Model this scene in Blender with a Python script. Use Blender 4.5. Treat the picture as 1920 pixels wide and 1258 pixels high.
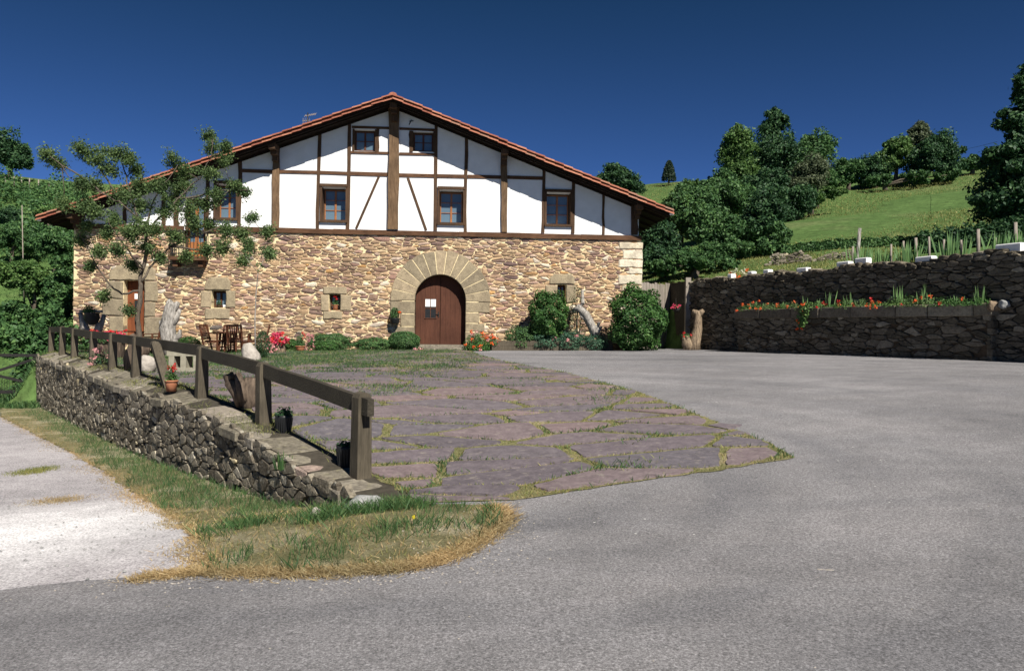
import bpy, math, random
import numpy as np
from mathutils import Vector, Matrix
from mathutils.geometry import delaunay_2d_cdt
R_ = math.radians
random.seed(7); rng = np.random.default_rng(7)
for o in list(bpy.data.objects): bpy.data.objects.remove(o)
sc = bpy.context.scene; COL = sc.collection
# ---------------- camera ----------------
FPX = 1440.; PITCH = R_(.3); ROLL = R_(.708); EYE = np.array([0, 0, 1.62])
Fw = np.array([0, math.cos(PITCH), -math.sin(PITCH)]); R0 = np.array([1., 0, 0]); U0 = np.cross(R0, Fw)
Rt = math.cos(ROLL)*R0 + math.sin(ROLL)*U0; Up = -math.sin(ROLL)*R0 + math.cos(ROLL)*U0
cam_d = bpy.data.cameras.new('camera'); cam = bpy.data.objects.new('camera', cam_d); COL.objects.link(cam)
cam.matrix_world = Matrix(((Rt[0], Up[0], -Fw[0], 0), (Rt[1], Up[1], -Fw[1], 0), (Rt[2], Up[2], -Fw[2], EYE[2]), (0, 0, 0, 1)))
cam_d.sensor_width = 36; cam_d.lens = 36*FPX/1920; cam_d.clip_start = .05; cam_d.clip_end = 2000
sc.camera = cam
# ---------------- light ----------------
SUN_AZ = R_(29); SUN_EL = R_(45)          # azimuth measured from -Y (behind camera) towards +X
SUNV = Vector((math.sin(SUN_AZ)*math.cos(SUN_EL), -math.cos(SUN_AZ)*math.cos(SUN_EL), math.sin(SUN_EL)))
sd = bpy.data.lights.new('sun', 'SUN'); sd.energy = 4.9; sd.angle = R_(.5); sd.color = (1, .95, .86)
so = bpy.data.objects.new('sun', sd); COL.objects.link(so); so.rotation_euler = SUNV.to_track_quat('Z', 'Y').to_euler()
w = bpy.data.worlds.new("World"); sc.world = w; w.use_nodes = True
nt = w.node_tree; nt.nodes.clear()
sky = nt.nodes.new('ShaderNodeTexSky'); sky.sky_type = 'NISHITA'; sky.sun_disc = False
sky.sun_elevation = SUN_EL; sky.sun_rotation = math.atan2(SUNV.x, SUNV.y)
sky.altitude = 2500; sky.air_density = .8; sky.dust_density = .02; sky.ozone_density = 3.0
tint = nt.nodes.new('ShaderNodeMix'); tint.data_type = 'RGBA'; tint.blend_type = 'MULTIPLY'; tint.inputs[0].default_value = 1
tint.inputs[7].default_value = (.385, .57, .93, 1)
bg = nt.nodes.new('ShaderNodeBackground'); bg.inputs[1].default_value = .05
wo = nt.nodes.new('ShaderNodeOutputWorld')
geo = nt.nodes.new('ShaderNodeTexCoord'); sxyz = nt.nodes.new('ShaderNodeSeparateXYZ'); nt.links.new(geo.outputs['Generated'], sxyz.inputs[0])
grd = nt.nodes.new('ShaderNodeValToRGB'); nt.links.new(sxyz.outputs[2], grd.inputs[0]); e = grd.color_ramp.elements     # the deep polarised sky gets darker with elevation
e[0].position = .14; e[0].color = (1, 1, 1, 1); e[1].position = .42; e[1].color = (.46, .68, .56, 1)
t2 = nt.nodes.new('ShaderNodeMix'); t2.data_type = 'RGBA'; t2.blend_type = 'MULTIPLY'; t2.inputs[0].default_value = 1; nt.links.new(grd.outputs[0], t2.inputs[7]); nt.links.new(sky.outputs[0], t2.inputs[6])
nt.links.new(t2.outputs[2], tint.inputs[6]); nt.links.new(tint.outputs[2], bg.inputs[0]); nt.links.new(bg.outputs[0], wo.inputs[0])
sc.view_settings.view_transform = 'Standard'; sc.view_settings.look = 'None'; sc.view_settings.gamma = 1
sc.view_settings.exposure = .66
sc.render.engine = 'CYCLES'; sc.cycles.max_bounces = 5; sc.cycles.diffuse_bounces = 2; sc.cycles.transparent_max_bounces = 6

# ---------------- projection helpers (photo pixel -> place) ----------------
def ray(x, y): return Fw + Rt*(x-960)/FPX - Up*(y-629)/FPX
TH = R_(4.14); FU = np.array([math.cos(TH), math.sin(TH), 0]); FN = np.array([math.sin(TH), -math.cos(TH), 0]); FP = np.array([-3., 30.3, 0])
def fac(px, py, d=0.):                    # pixel -> (u, z) on the plane d metres in front of the facade
    r = ray(px, py); t = ((FP+FN*d-EYE)@FN)/(r@FN); q = EYE+t*r
    return (q-FP)@FU, q[2]
def FW(u, z, d=0.):                       # facade coords -> world
    p = FP+FU*u+FN*d; return (p[0], p[1], z)
def tps(pts):
    P = np.array(pts, float); n = len(P)
    def K(a, b):
        r2 = ((a[:, None, :]-b[None, :, :])**2).sum(2); return .5*r2*np.log(r2+1e-9)
    A = np.zeros((n+3, n+3)); A[:n, :n] = K(P[:, :2], P[:, :2]) + np.eye(n)*.02
    A[:n, n] = 1; A[:n, n+1:] = P[:, :2]; A[n, :n] = 1; A[n+1:, :n] = P[:, :2].T
    s = np.linalg.solve(A, np.r_[P[:, 2], 0, 0, 0])
    def f(x, y):
        x = np.asarray(x, float); y = np.asarray(y, float); sh = x.shape
        q = np.stack([x.ravel(), y.ravel()], 1)
        return (K(q, P[:, :2])@s[:n] + s[n] + q@s[n+1:]).reshape(sh)
    return f
FA = np.array([-1.61, 8.3]); FD = np.array([-.62169, .78326]); FL = np.array([-.78326, -.62169])   # fence line, left normal
WA = np.array([7.1, 30.5]); WD = np.array([.38, -.925]); WNn = np.array([-.925, -.38])             # right wall line, face normal
def fl(s, o=0.): return FA+FD*s+FL*o
fz_s = [-4, -.5, 0, 2.83, 5.6, 7.6, 10.2, 12.5, 17.6, 22, 26]; fz_z = [-.02, -.01, 0, .29, .46, .52, .58, .63, .70, .75, .76]
Gpts = [(*fl(s), z) for s, z in zip(fz_s[1:], fz_z[1:])] + [(0, 0, 0), (3, 2, .06), (-2, 3, -.03), (0, -4, -.1), (6, -4, .1), (8, 6, .42), (12, 11, .85),
    (-16.8, 29.3, .70), (-9.4, 29.8, .78), (-3, 30.3, .86), (2, 30.7, .9), (5.2, 30.9, .95), (7.1, 30.5, .99), (9.4, 25, 1.03), (10.9, 21.2, 1.04), (12.1, 18.2, 1.03),
    (1, 7.5, .08), (15, 12, 1.0), (12, 40, 1.1), (-14, 45, .9), (4, 20, .78), (-4, 20, .70)]
G = tps(Gpts)
Lpts = [(*fl(s, .45), z) for s, z in ((21.2, -.96), (14, -.9), (8, -.77), (4.5, -.62), (2.4, -.5), (.8, -.38), (-.3, -.2), (-1.1, -.03))] + [
    (0, 0, 0), (3, 2, .06), (-2, 3, -.08), (0, -4, -.1), (6, -4, .1), (0, 5.5, .02), (-3.3, 5, -.15), (-5, 5, -.32), (-8, 8, -.62), (-12, 12, -.88), (-4, 0, -.25), (-9, 2, -.55),
    (-20, 26, -.82), (-16, 18, -.92), (-30, 20, -.6), (-19, 30, -.45), (-28, 30, .3), (-22, 40, 3.2), (-33, 42, 5), (-28, 55, 8.2), (-40, 55, 9), (-36, 66, 12.6), (-46, 70, 15.2), (-60, 70, 16.2), (-30, 70, 13.6), (-24, 62, 10.), (-45, 95, 17), (-80, 95, 18)]
L = tps(Lpts)
RHpts = [(*(WA+WD*s-WNn*.6), 3.62) for s in (-6, -2, 2, 6, 10, 14, 18, 24)] + [(*(WA+WD*s-WNn*3), 3.8) for s in (-4, 3, 10, 18)]
def rh(px, py, D): r = ray(px, py); t = D/r[1]; q = EYE+t*r; RHpts.append((q[0], q[1], q[2]))
for a in ((1320, 505, 38), (1450, 497, 36), (1560, 493, 34), (1330, 492, 42), (1480, 470, 40), (1600, 463, 38), (1740, 458, 37), (1900, 425, 36), (2000, 410, 36), (1270, 346, 80), (1200, 350, 85), (1400, 340, 84), (1560, 356, 78), (1680, 342, 76), (1840, 322, 76), (1950, 305, 76), (2100, 290, 76),
          (1530, 400, 58), (1700, 390, 57), (1860, 372, 56), (1350, 420, 60), (1640, 425, 47), (1250, 430, 60)): rh(*a)
RHpts += [(10, 120, 18), (60, 120, 24), (-40, 110, 17), (-5, 60, 7), (-15, 80, 11), (110, 90, 24)]
RH = tps(RHpts)
def sst(x): x = np.clip(x, 0, 1); return x*x*(3-2*x)
def H(x, y):
    x = np.asarray(x, float); y = np.asarray(y, float)
    dl = (x-FA[0])*FL[0]+(y-FA[1])*FL[1]-.03; s = (x-FA[0])*FD[0]+(y-FA[1])*FD[1]
    xl = -17.0-(y-29.3)*math.tan(TH)                                # house left side
    ex, ey = -16.95+15.25, 29.3-25.5; en = math.hypot(ex, ey); dl2 = ((x+15.25)*(-ey/en)+(y-25.5)*(ex/en))-.05
    dl = np.where(s > 21.75, np.where(y > 29.3, (xl-x), dl2), dl)
    wl = np.where(s > 21.75, sst(dl/1.3), sst(dl/.10+.5))
    wl = np.where(s < -1.1, sst(dl/1.5+.5), wl)
    dr = -((x-WA[0])*WNn[0]+(y-WA[1])*WNn[1])-.3                     # behind right wall
    dr = np.where(y > 34, np.maximum(dr, y-52), dr)
    wr = sst(dr/.3+.5)
    wr = np.where(y > 52, sst((y-50)/4), wr)
    a = G(x, y); b = L(x, y); c = RH(x, y)
    far = sst((y-50)/10)*sst((x+34)/14)
    base = a*(1-wl)+b*wl
    base = np.where(y > 48, base*(1-far)+c*far, base)
    return np.where((dr > -.6) & (x > 0), base*(1-wr)+c*wr, base)
def Hs(x, y): return float(H(np.array([x]), np.array([y]))[0])
def at(px, D, dz=0.):                      # point standing on the ground in image column px at depth D
    t = 0
    r = ray(px, 620.); x = r[0]/r[1]*D; z = Hs(x, D)
    yy = 629-(z-EYE[2])/D*FPX; r = ray(px, yy); x = r[0]/r[1]*D
    return np.array([x, D, Hs(x, D)+dz])
def pt(px, py, D): r = ray(px, py); return EYE+r*(D/r[1])
def gp(px, py, dmax=200):                  # pixel -> point on the ground
    r = ray(px, py); ts = np.linspace(1.2, dmax, 4000)**1.0
    q = EYE[None]+r[None]*(ts/r[1])[:, None]; dz = q[:, 2]-H(q[:, 0], q[:, 1])
    k = np.argmax(dz < 0)
    if dz[k] >= 0: k = len(ts)-1
    if k > 0:
        a = dz[k-1]/(dz[k-1]-dz[k]+1e-9); t = ts[k-1]+(ts[k]-ts[k-1])*a
    else: t = ts[0]
    p = EYE+r*(t/r[1]); return p

# ---------------- mesh helpers ----------------
class MB:
    def __init__(s): s.v = []; s.f = []; s.n = 0; s.sm = []
    def add(s, v, f, smooth=False):
        v = [tuple(map(float, p)) for p in v]; s.v += v; s.f += [tuple(i+s.n for i in q) for q in f]; s.sm += [smooth]*len(f); s.n += len(v)
    def hexa(s, c8, smooth=False): s.add(c8, [(0, 3, 2, 1), (4, 5, 6, 7), (0, 1, 5, 4), (1, 2, 6, 5), (2, 3, 7, 6), (3, 0, 4, 7)], smooth)
    def box(s, a, b): x0, y0, z0 = a; x1, y1, z1 = b; s.hexa([(x0, y0, z0), (x1, y0, z0), (x1, y1, z0), (x0, y1, z0), (x0, y0, z1), (x1, y0, z1), (x1, y1, z1), (x0, y1, z1)])
    def fbox(s, u0, u1, z0, z1, d0, d1, j=0.):   # box in facade coords, front at d1; j jitters corners
        J = lambda: random.uniform(-j, j)
        s.hexa([FW(u0+J(), z0+J(), d1), FW(u1+J(), z0+J(), d1), FW(u1+J(), z0+J(), d0), FW(u0+J(), z0+J(), d0), FW(u0+J(), z1+J(), d1), FW(u1+J(), z1+J(), d1), FW(u1+J(), z1+J(), d0), FW(u0+J(), z1+J(), d0)])
    def bar(s, p0, p1, w, h, up=(0, 0, 1), w1=None, h1=None):
        p0 = np.array(p0, float); p1 = np.array(p1, float); t = p1-p0; t /= np.linalg.norm(t); up = np.array(up, float)
        sd = np.cross(t, up); sd /= np.linalg.norm(sd)+1e-9; u = np.cross(sd, t); w1 = w1 or w; h1 = h1 or h
        q = lambda p, w, h: [p-sd*w/2-u*h/2, p+sd*w/2-u*h/2, p+sd*w/2+u*h/2, p-sd*w/2+u*h/2]
        s.hexa(q(p0, w, h)+q(p1, w1, h1))
    def tube(s, path, rad, n=7, cap=True, wob=0.):
        path = [np.array(p, float) for p in path]; k = len(path)
        if not hasattr(rad, '__len__'): rad = [rad]*k
        V = []; ref = np.array([.31, .17, .93])
        for i, p in enumerate(path):
            t = path[min(i+1, k-1)]-path[max(i-1, 0)]; t = t/(np.linalg.norm(t)+1e-9)
            a = np.cross(t, ref); a /= np.linalg.norm(a)+1e-9; b = np.cross(t, a)
            for j in range(n):
                an = 2*math.pi*j/n; r = rad[i]*(1+random.uniform(-wob, wob)); V.append(p+r*(a*math.cos(an)+b*math.sin(an)))
        F = [(i*n+j, i*n+(j+1) % n, (i+1)*n+(j+1) % n, (i+1)*n+j) for i in range(k-1) for j in range(n)]
        if cap: F += [tuple(range(n))[::-1], tuple((k-1)*n+j for j in range(n))]
        s.add(V, F, True)
    def lathe(s, c, prof, n=16, sx=1, sy=1):
        V = []; 
        for r, z in prof:
            for j in range(n): an = 2*math.pi*j/n; V.append((c[0]+r*math.cos(an)*sx, c[1]+r*math.sin(an)*sy, c[2]+z))
        k = len(prof); F = [(i*n+j, i*n+(j+1) % n, (i+1)*n+(j+1) % n, (i+1)*n+j) for i in range(k-1) for j in range(n)]
        F += [tuple(range(n))[::-1], tuple((k-1)*n+j for j in range(n))]
        s.add(V, F, True)
    def rock(s, c, r, n=3, amp=.18, seed=0, pw=.75):       # squarish noisy boulder
        rr = random.Random(seed); ph = [rr.uniform(0, 6.28) for _ in range(9)]
        nu, nv = 14, 9; V = []; F = []
        for i in range(nv+1):
            th = math.pi*i/nv
            for j in range(nu):
                a = 2*math.pi*j/nu; d = np.array([math.sin(th)*math.cos(a), math.sin(th)*math.sin(a), math.cos(th)])
                d = np.sign(d)*np.abs(d)**pw
                k = 1+amp*(math.sin(3*d[0]+ph[0])*math.sin(2.5*d[1]+ph[1])+.6*math.sin(5*d[2]+4*d[0]+ph[2])+.4*math.sin(9*d[1]+ph[3])*math.sin(8*d[0]+ph[4]))
                V.append((c[0]+r[0]*d[0]*k, c[1]+r[1]*d[1]*k, c[2]+r[2]*d[2]*k))
        F = [(i*nu+j, (i+1)*nu+j, (i+1)*nu+(j+1) % nu, i*nu+(j+1) % nu) for i in range(nv) for j in range(nu)]
        s.add(V, F, True)
    def build(s, name, mat, parent=None, base=None, **k):
        return mkobj(name, np.array(s.v, float).reshape(-1, 3), s.f, mat, parent, base, s.sm, **k)
def mkobj(name, V, F, mat, parent=None, base=None, sm=None, label=None, cat=None, group=None, kind=None):
    me = bpy.data.meshes.new(name)
    if base is None: base = wbase(parent) if parent else (V.min(0)*[.5, .5, 1]+V.max(0)*[.5, .5, 0])
    base = np.array(base, float); V = V-base
    if isinstance(F, np.ndarray) and F.ndim == 2:
        n = len(F); k = F.shape[1]
        me.vertices.add(len(V)); me.vertices.foreach_set('co', V.astype(np.float32).ravel())
        me.loops.add(n*k); me.loops.foreach_set('vertex_index', F.astype(np.int32).ravel())
        me.polygons.add(n); me.polygons.foreach_set('loop_start', np.arange(n, dtype=np.int32)*k)
        me.update(calc_edges=True)
    else: me.from_pydata([tuple(v) for v in V], [], F); me.update()
    if sm is not None and not isinstance(sm, bool): me.polygons.foreach_set('use_smooth', sm)
    elif sm: me.polygons.foreach_set('use_smooth', [True]*len(me.polygons))
    me.validate()
    me.materials.append(mat)
    o = bpy.data.objects.new(name, me); COL.objects.link(o)
    if parent: o.parent = parent; o.location = base-wbase(parent)
    else: o.location = base
    tag(o, label, cat, group, kind); return o
def wbase(o):
    p = np.zeros(3)
    while o is not None: p = p+np.array(o.location); o = o.parent
    return p
def tag(o, label=None, cat=None, group=None, kind=None):
    for k, v in (('label', label), ('category', cat), ('group', group), ('kind', kind)):
        if v: o[k] = v
def thing(name, label, cat, base, group=None, rz=0.):
    o = bpy.data.objects.new(name, None); COL.objects.link(o); o.location = tuple(map(float, base)); o.rotation_euler.z = rz
    o.empty_display_size = .2; tag(o, label, cat, group); return o
def dup(root, loc, rz=0., label=None, sc_=1.):
    def cp(o, par):
        c = o.copy(); COL.objects.link(c); c.parent = par
        for ch in list(o.children): cp(ch, c)
        return c
    r = cp(root, None); r.location = tuple(map(float, loc)); r.rotation_euler.z = rz; r.scale = (sc_,)*3
    if label: r['label'] = label
    return r

# ---------------- materials ----------------
def mat(name, rough=.9, spec=.25):
    m = bpy.data.materials.new(name); m.use_nodes = True; b = m.node_tree.nodes['Principled BSDF']
    b.inputs['Roughness'].default_value = rough; b.inputs['Specular IOR Level'].default_value = spec; return m, m.node_tree, b
def N(t, ty, **k):
    n = t.nodes.new(ty)
    for a, v in k.items(): setattr(n, a, v)
    return n
def ramp(t, src, stops, interp='LINEAR'):
    r = N(t, 'ShaderNodeValToRGB'); r.color_ramp.interpolation = interp; e = r.color_ramp.elements
    while len(e) < len(stops): e.new(.5)
    for i, (p, c) in enumerate(stops): e[i].position = p; e[i].color = (*c, 1) if len(c) == 3 else c
    t.links.new(src, r.inputs[0]); return r.outputs[0]
def noise(t, scale, detail=4, rough=.55, vec=None, coord='Object', stretch=None, out=0):
    n = N(t, 'ShaderNodeTexNoise'); n.inputs['Scale'].default_value = scale; n.inputs['Detail'].default_value = detail; n.inputs['Roughness'].default_value = rough
    if vec is None: vec = N(t, 'ShaderNodeTexCoord').outputs[coord]
    if stretch:
        mp = N(t, 'ShaderNodeMapping'); mp.inputs['Scale'].default_value = stretch; t.links.new(vec, mp.inputs[0]); vec = mp.outputs[0]
    t.links.new(vec, n.inputs[0]); return n.outputs[out]
def mix(t, a, b, f, mode='MIX'):
    m = N(t, 'ShaderNodeMix', data_type='RGBA', blend_type=mode)
    for s, i in ((f, 0), (a, 6), (b, 7)):
        if isinstance(s, (int, float)): m.inputs[i].default_value = s
        elif isinstance(s, tuple): m.inputs[i].default_value = (*s, 1)
        else: t.links.new(s, m.inputs[i])
    return m.outputs[2]
def bump(t, b, h, strength=.5, dist=.01):
    n = N(t, 'ShaderNodeBump'); n.inputs['Strength'].default_value = strength; n.inputs['Distance'].default_value = dist
    t.links.new(h, n.inputs['Height']); t.links.new(n.outputs[0], b.inputs['Normal'])
def island(t): return N(t, 'ShaderNodeNewGeometry').outputs['Random Per Island']
def simple(name, c1, c2, scale=8, rough=.85, bs=.4, bd=.01, stretch=None, spec=.25, detail=5):
    m, t, b = mat(name, rough, spec); f = noise(t, scale, detail, .6, stretch=stretch)
    t.links.new(ramp(t, f, [(.3, c1), (.7, c2)]), b.inputs[0])
    if bs: bump(t, b, f, bs, bd)
    return m
def stonemat(name, stops, nz=(.75, 1.15), fine=30, bs=.8, bd=.02, lichen=None, big=None):
    m, t, b = mat(name, .95, .15)
    c = ramp(t, island(t), stops, 'LINEAR')
    f = noise(t, fine, 6, .65); g = noise(t, fine*.22, 3)
    c = mix(t, c, ramp(t, f, [(.3, (nz[0],)*3), (.7, (nz[1],)*3)]), 1., 'MULTIPLY')
    c = mix(t, c, ramp(t, g, [(.35, (.8, .78, .76)), (.65, (1.12, 1.1, 1.05))]), 1., 'MULTIPLY')
    if big: c = mix(t, c, ramp(t, noise(t, big, 5, .65), [(.32, (.70, .70, .72)), (.5, (1, 1, 1)), (.7, (1.16, 1.12, 1.04))]), 1., 'MULTIPLY')
    if lichen: c = mix(t, c, lichen, ramp(t, noise(t, 9, 6, .7), [(.56, (0, 0, 0)), (.68, (.7, .7, .7))]))
    t.links.new(c, b.inputs[0]); bump(t, b, f, bs, bd); return m
M = {}
M['rubble'] = stonemat('facade rubble', [(0, (.22, .14, .11)), (.10, (.38, .26, .17)), (.25, (.47, .33, .20)), (.36, (.29, .20, .14)), (.44, (.17, .115, .11)), (.54, (.40, .27, .18)), (.66, (.51, .38, .24)), (.76, (.32, .20, .165)), (.86, (.43, .30, .235)), (.93, (.66, .60, .50)), (.96, (.50, .29, .12)), (1., (.13, .12, .12))], nz=(.65, 1.25), big=.45)
M['mortar'] = simple('lime mortar', (.62, .50, .29), (.76, .64, .40), 14, bs=.9, bd=.03)
M['dress'] = stonemat('dressed sandstone', [(0, (.25, .21, .15)), (.5, (.31, .26, .18)), (1, (.40, .32, .22))], fine=22, nz=(.68, 1.2), bs=.6, bd=.02)
M['quoin'] = stonemat('pale quoins', [(0, (.52, .45, .33)), (1, (.68, .62, .50))], fine=12, bs=.8, bd=.03)
M['wallstone'] = stonemat('lichen fieldstone', [(0, (.11, .095, .075)), (.3, (.17, .148, .115)), (.6, (.22, .195, .155)), (.88, (.27, .24, .19)), (.96, (.42, .39, .33)), (1, (.5, .42, .26))], fine=24, nz=(.45, 1.45), bs=1, bd=.03, lichen=(.40, .38, .32))
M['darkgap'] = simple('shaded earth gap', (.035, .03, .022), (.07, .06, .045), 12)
M['capstone'] = stonemat('wall capstone', [(0, (.15, .135, .105)), (.5, (.21, .19, .155)), (.9, (.26, .235, .20)), (1, (.34, .22, .20))], fine=16, nz=(.5, 1.35), bs=.8, bd=.02, lichen=(.22, .2, .12))
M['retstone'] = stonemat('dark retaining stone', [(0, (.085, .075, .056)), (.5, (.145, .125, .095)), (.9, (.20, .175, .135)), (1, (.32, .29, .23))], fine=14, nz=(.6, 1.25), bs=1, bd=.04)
def timber(name, c1, c2, sc_=6, vert=True):
    m, t, b = mat(name, .85, .2); f = noise(t, sc_, 6, .65, stretch=(6, 6, .5) if vert else (.5, 6, 6)); g = noise(t, 1.3, 3)
    c = mix(t, ramp(t, f, [(.3, c1), (.7, c2)]), ramp(t, g, [(.3, (.75, .72, .7)), (.7, (1.2, 1.15, 1.1))]), 1., 'MULTIPLY')
    t.links.new(c, b.inputs[0]); bump(t, b, f, .7, .015); return m
M['timber'] = timber('oak frame timber', (.045, .026, .016), (.11, .066, .038))
M['timberh'] = timber('oak beam timber', (.055, .028, .016), (.14, .075, .042), vert=False)
M['bigpost'] = timber('old oak post', (.075, .046, .026), (.21, .14, .082))
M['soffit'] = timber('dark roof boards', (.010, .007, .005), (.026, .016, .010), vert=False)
M['fence'] = timber('weathered fence oak', (.05, .044, .032), (.12, .104, .078), 9)
M['rail'] = timber('weathered rail oak', (.028, .026, .02), (.07, .062, .048), 9, vert=False)
M['greywood'] = timber('silver grey boards', (.16, .14, .12), (.36, .33, .29), 7)
M['driftwood'] = simple('bleached driftwood', (.09, .08, .07), (.44, .41, .37), 9, bs=1, bd=.03, stretch=(2, 2, .7))
M['stumpwood'] = simple('old stump wood', (.07, .05, .035), (.36, .27, .18), 9, bs=1, bd=.04, stretch=(2.5, 2.5, .6))
M['darkstump'] = simple('dark hollow stump', (.018, .013, .010), (.17, .125, .09), 5, bs=1, bd=.04, stretch=(2.5, 2.5, .6))
M['garden'] = simple('brown garden furniture', (.06, .022, .012), (.13, .05, .025), 12, .6)
M['orange'] = simple('varnished window wood', (.26, .10, .035), (.36, .145, .05), 12, .45)
M['door'] = timber('red brown door', (.062, .026, .017), (.095, .040, .025), 5)
M['doorl'] = timber('orange brown door', (.14, .045, .02), (.21, .072, .03), 5)
M['black'] = simple('black plastic', (.012, .013, .014), (.022, .023, .025), 5, .45, 0)
M['iron'] = simple('dark iron', (.012, .012, .011), (.03, .027, .024), 12, .6, .2)
M['terracotta'] = simple('terracotta', (.32, .12, .06), (.42, .18, .10), 14, .8, .2)
M['white'] = simple('white painted concrete', (.72, .71, .68), (.82, .81, .79), 9, .8, .3)
M['paper'] = simple('white paper notice', (.78, .78, .76), (.85, .85, .83), 3, .8, 0)
M['paleRock'] = simple('pale rock', (.27, .24, .21), (.46, .42, .37), 8, .9, 1, .03)
M['greyRock'] = simple('grey rock', (.17, .17, .165), (.36, .36, .35), 9, .9, 1, .03)
M['concrete'] = simple('mossy concrete block', (.22, .2, .15), (.34, .32, .25), 9, .9, .6)
M['soil'] = simple('soil', (.05, .035, .02), (.10, .07, .045), 9, .95, .8)
M['bark'] = simple('tree bark', (.05, .04, .03), (.16, .13, .10), 14, .95, 1, .03, stretch=(3, 3, .6))
# plaster over brick courses
m, t, b = mat('whitewashed infill', .9, .1)
br = N(t, 'ShaderNodeTexBrick'); br.inputs['Scale'].default_value = 1; br.inputs['Brick Width'].default_value = .27; br.inputs['Row Height'].default_value = .075; br.inputs['Mortar Size'].default_value = .006
mp = N(t, 'ShaderNodeMapping'); mp.inputs['Rotation'].default_value = (R_(90), 0, 0); t.links.new(N(t, 'ShaderNodeTexCoord').outputs['Object'], mp.inputs[0]); t.links.new(mp.outputs[0], br.inputs[0])
n1 = noise(t, 3, 5); t.links.new(ramp(t, n1, [(.3, (.76, .76, .75)), (.7, (.84, .84, .83))]), b.inputs[0]); 
mt = N(t, 'ShaderNodeMath', operation='MULTIPLY_ADD'); mt.inputs[1].default_value = .25; t.links.new(n1, mt.inputs[0]); t.links.new(br.outputs['Fac'], mt.inputs[2])
iv = N(t, 'ShaderNodeMath', operation='SUBTRACT'); iv.inputs[0].default_value = 1; t.links.new(mt.outputs[0], iv.inputs[1]); bump(t, b, iv.outputs[0], .5, .008); M['plaster'] = m
# roof tile
m, t, b = mat('clay roof tile', .85, .2); c = ramp(t, island(t), [(0, (.22, .075, .05)), (.4, (.32, .12, .075)), (.8, (.40, .175, .11)), (1, (.24, .14, .10))])
f = noise(t, 20, 5); c = mix(t, c, ramp(t, f, [(.35, (.7, .68, .65)), (.65, (1.1, 1.1, 1.1))]), 1., 'MULTIPLY'); t.links.new(c, b.inputs[0]); bump(t, b, f, .4); M['tile'] = m
# glass
m, t, b = mat('window glass', .05, .6); b.inputs[0].default_value = (.10, .15, .19, 1); f = noise(t, 1.2, 2); bump(t, b, f, .05, .05); M['glass'] = m
m, t, b = mat('white curtain', .9, .1); b.inputs[0].default_value = (.3, .32, .36, 1); M['curtain'] = m
# asphalt
def asphalt(name, base, var, speck=.5):
    m, t, b = mat(name, .92, .25)
    big = noise(t, .35, 5, .6); mid = noise(t, 2.3, 4, .6); fine = noise(t, 75, 4, .85); streak = noise(t, .6, 5, .6, stretch=(.25, 2.2, 1))
    c = ramp(t, big, [(.3, tuple(x*(1-var) for x in base)), (.7, tuple(x*(1+var) for x in base))])
    c = mix(t, c, ramp(t, mid, [(.3, (.88,)*3), (.7, (1.1,)*3)]), 1., 'MULTIPLY')
    c = mix(t, c, ramp(t, streak, [(.35, (.86, .865, .875)), (.5, (.99, .99, .99)), (.68, (1.09, 1.08, 1.07))]), .9, 'MULTIPLY')
    co = N(t, 'ShaderNodeTexCoord').outputs['Object']; sb = N(t, 'ShaderNodeVectorMath', operation='SUBTRACT'); sb.inputs[1].default_value = (-1.5, 8.5, 0); t.links.new(co, sb.inputs[0])
    sx = N(t, 'ShaderNodeSeparateXYZ'); t.links.new(sb.outputs[0], sx.inputs[0]); ln_ = N(t, 'ShaderNodeVectorMath', operation='LENGTH'); t.links.new(sb.outputs[0], ln_.inputs[0]); at2 = N(t, 'ShaderNodeMath', operation='ARCTAN2'); t.links.new(sx.outputs[1], at2.inputs[0]); t.links.new(sx.outputs[0], at2.inputs[1])
    cb_ = N(t, 'ShaderNodeCombineXYZ'); t.links.new(ln_.outputs['Value'], cb_.inputs[0]); t.links.new(at2.outputs[0], cb_.inputs[1]); arc = noise(t, 1.25, 3, .55, vec=cb_.outputs[0])
    c = mix(t, c, ramp(t, arc, [(.30, (.80, .81, .83)), (.5, (.98, .98, .98)), (.70, (1.12, 1.11, 1.11))]), 1., 'MULTIPLY')
    gr = noise(t, 42, 4, .85); c = mix(t, c, ramp(t, gr, [(.38, (.66,)*3), (.5, (1, 1, 1)), (.62, (1.36,)*3)]), 1., 'MULTIPLY')
    c = mix(t, c, ramp(t, fine, [(.36, (1-speck,)*3), (.5, (1, 1, 1)), (.64, (1+speck*1.3,)*3)]), 1., 'MULTIPLY')
    v = N(t, 'ShaderNodeTexVoronoi'); v.inputs['Scale'].default_value = 7; t.links.new(N(t, 'ShaderNodeTexCoord').outputs['Object'], v.inputs[0])
    sel = N(t, 'ShaderNodeMath', operation='LESS_THAN'); sel.inputs[1].default_value = .07; t.links.new(v.outputs['Distance'], sel.inputs[0])
    sp = N(t, 'ShaderNodeSeparateColor'); t.links.new(v.outputs['Color'], sp.inputs[0]); s2 = N(t, 'ShaderNodeMath', operation='GREATER_THAN'); s2.inputs[1].default_value = .86; t.links.new(sp.outputs[0], s2.inputs[0])
    s3 = N(t, 'ShaderNodeMath', operation='MULTIPLY'); t.links.new(sel.outputs[0], s3.inputs[0]); t.links.new(s2.outputs[0], s3.inputs[1])
    c = mix(t, c, (.62, .60, .58), s3.outputs[0])
    t.links.new(c, b.inputs[0]); bump(t, b, fine, .7, .012); return m
M['asphalt'] = asphalt('worn asphalt', (.192, .186, .192), .18)
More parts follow.
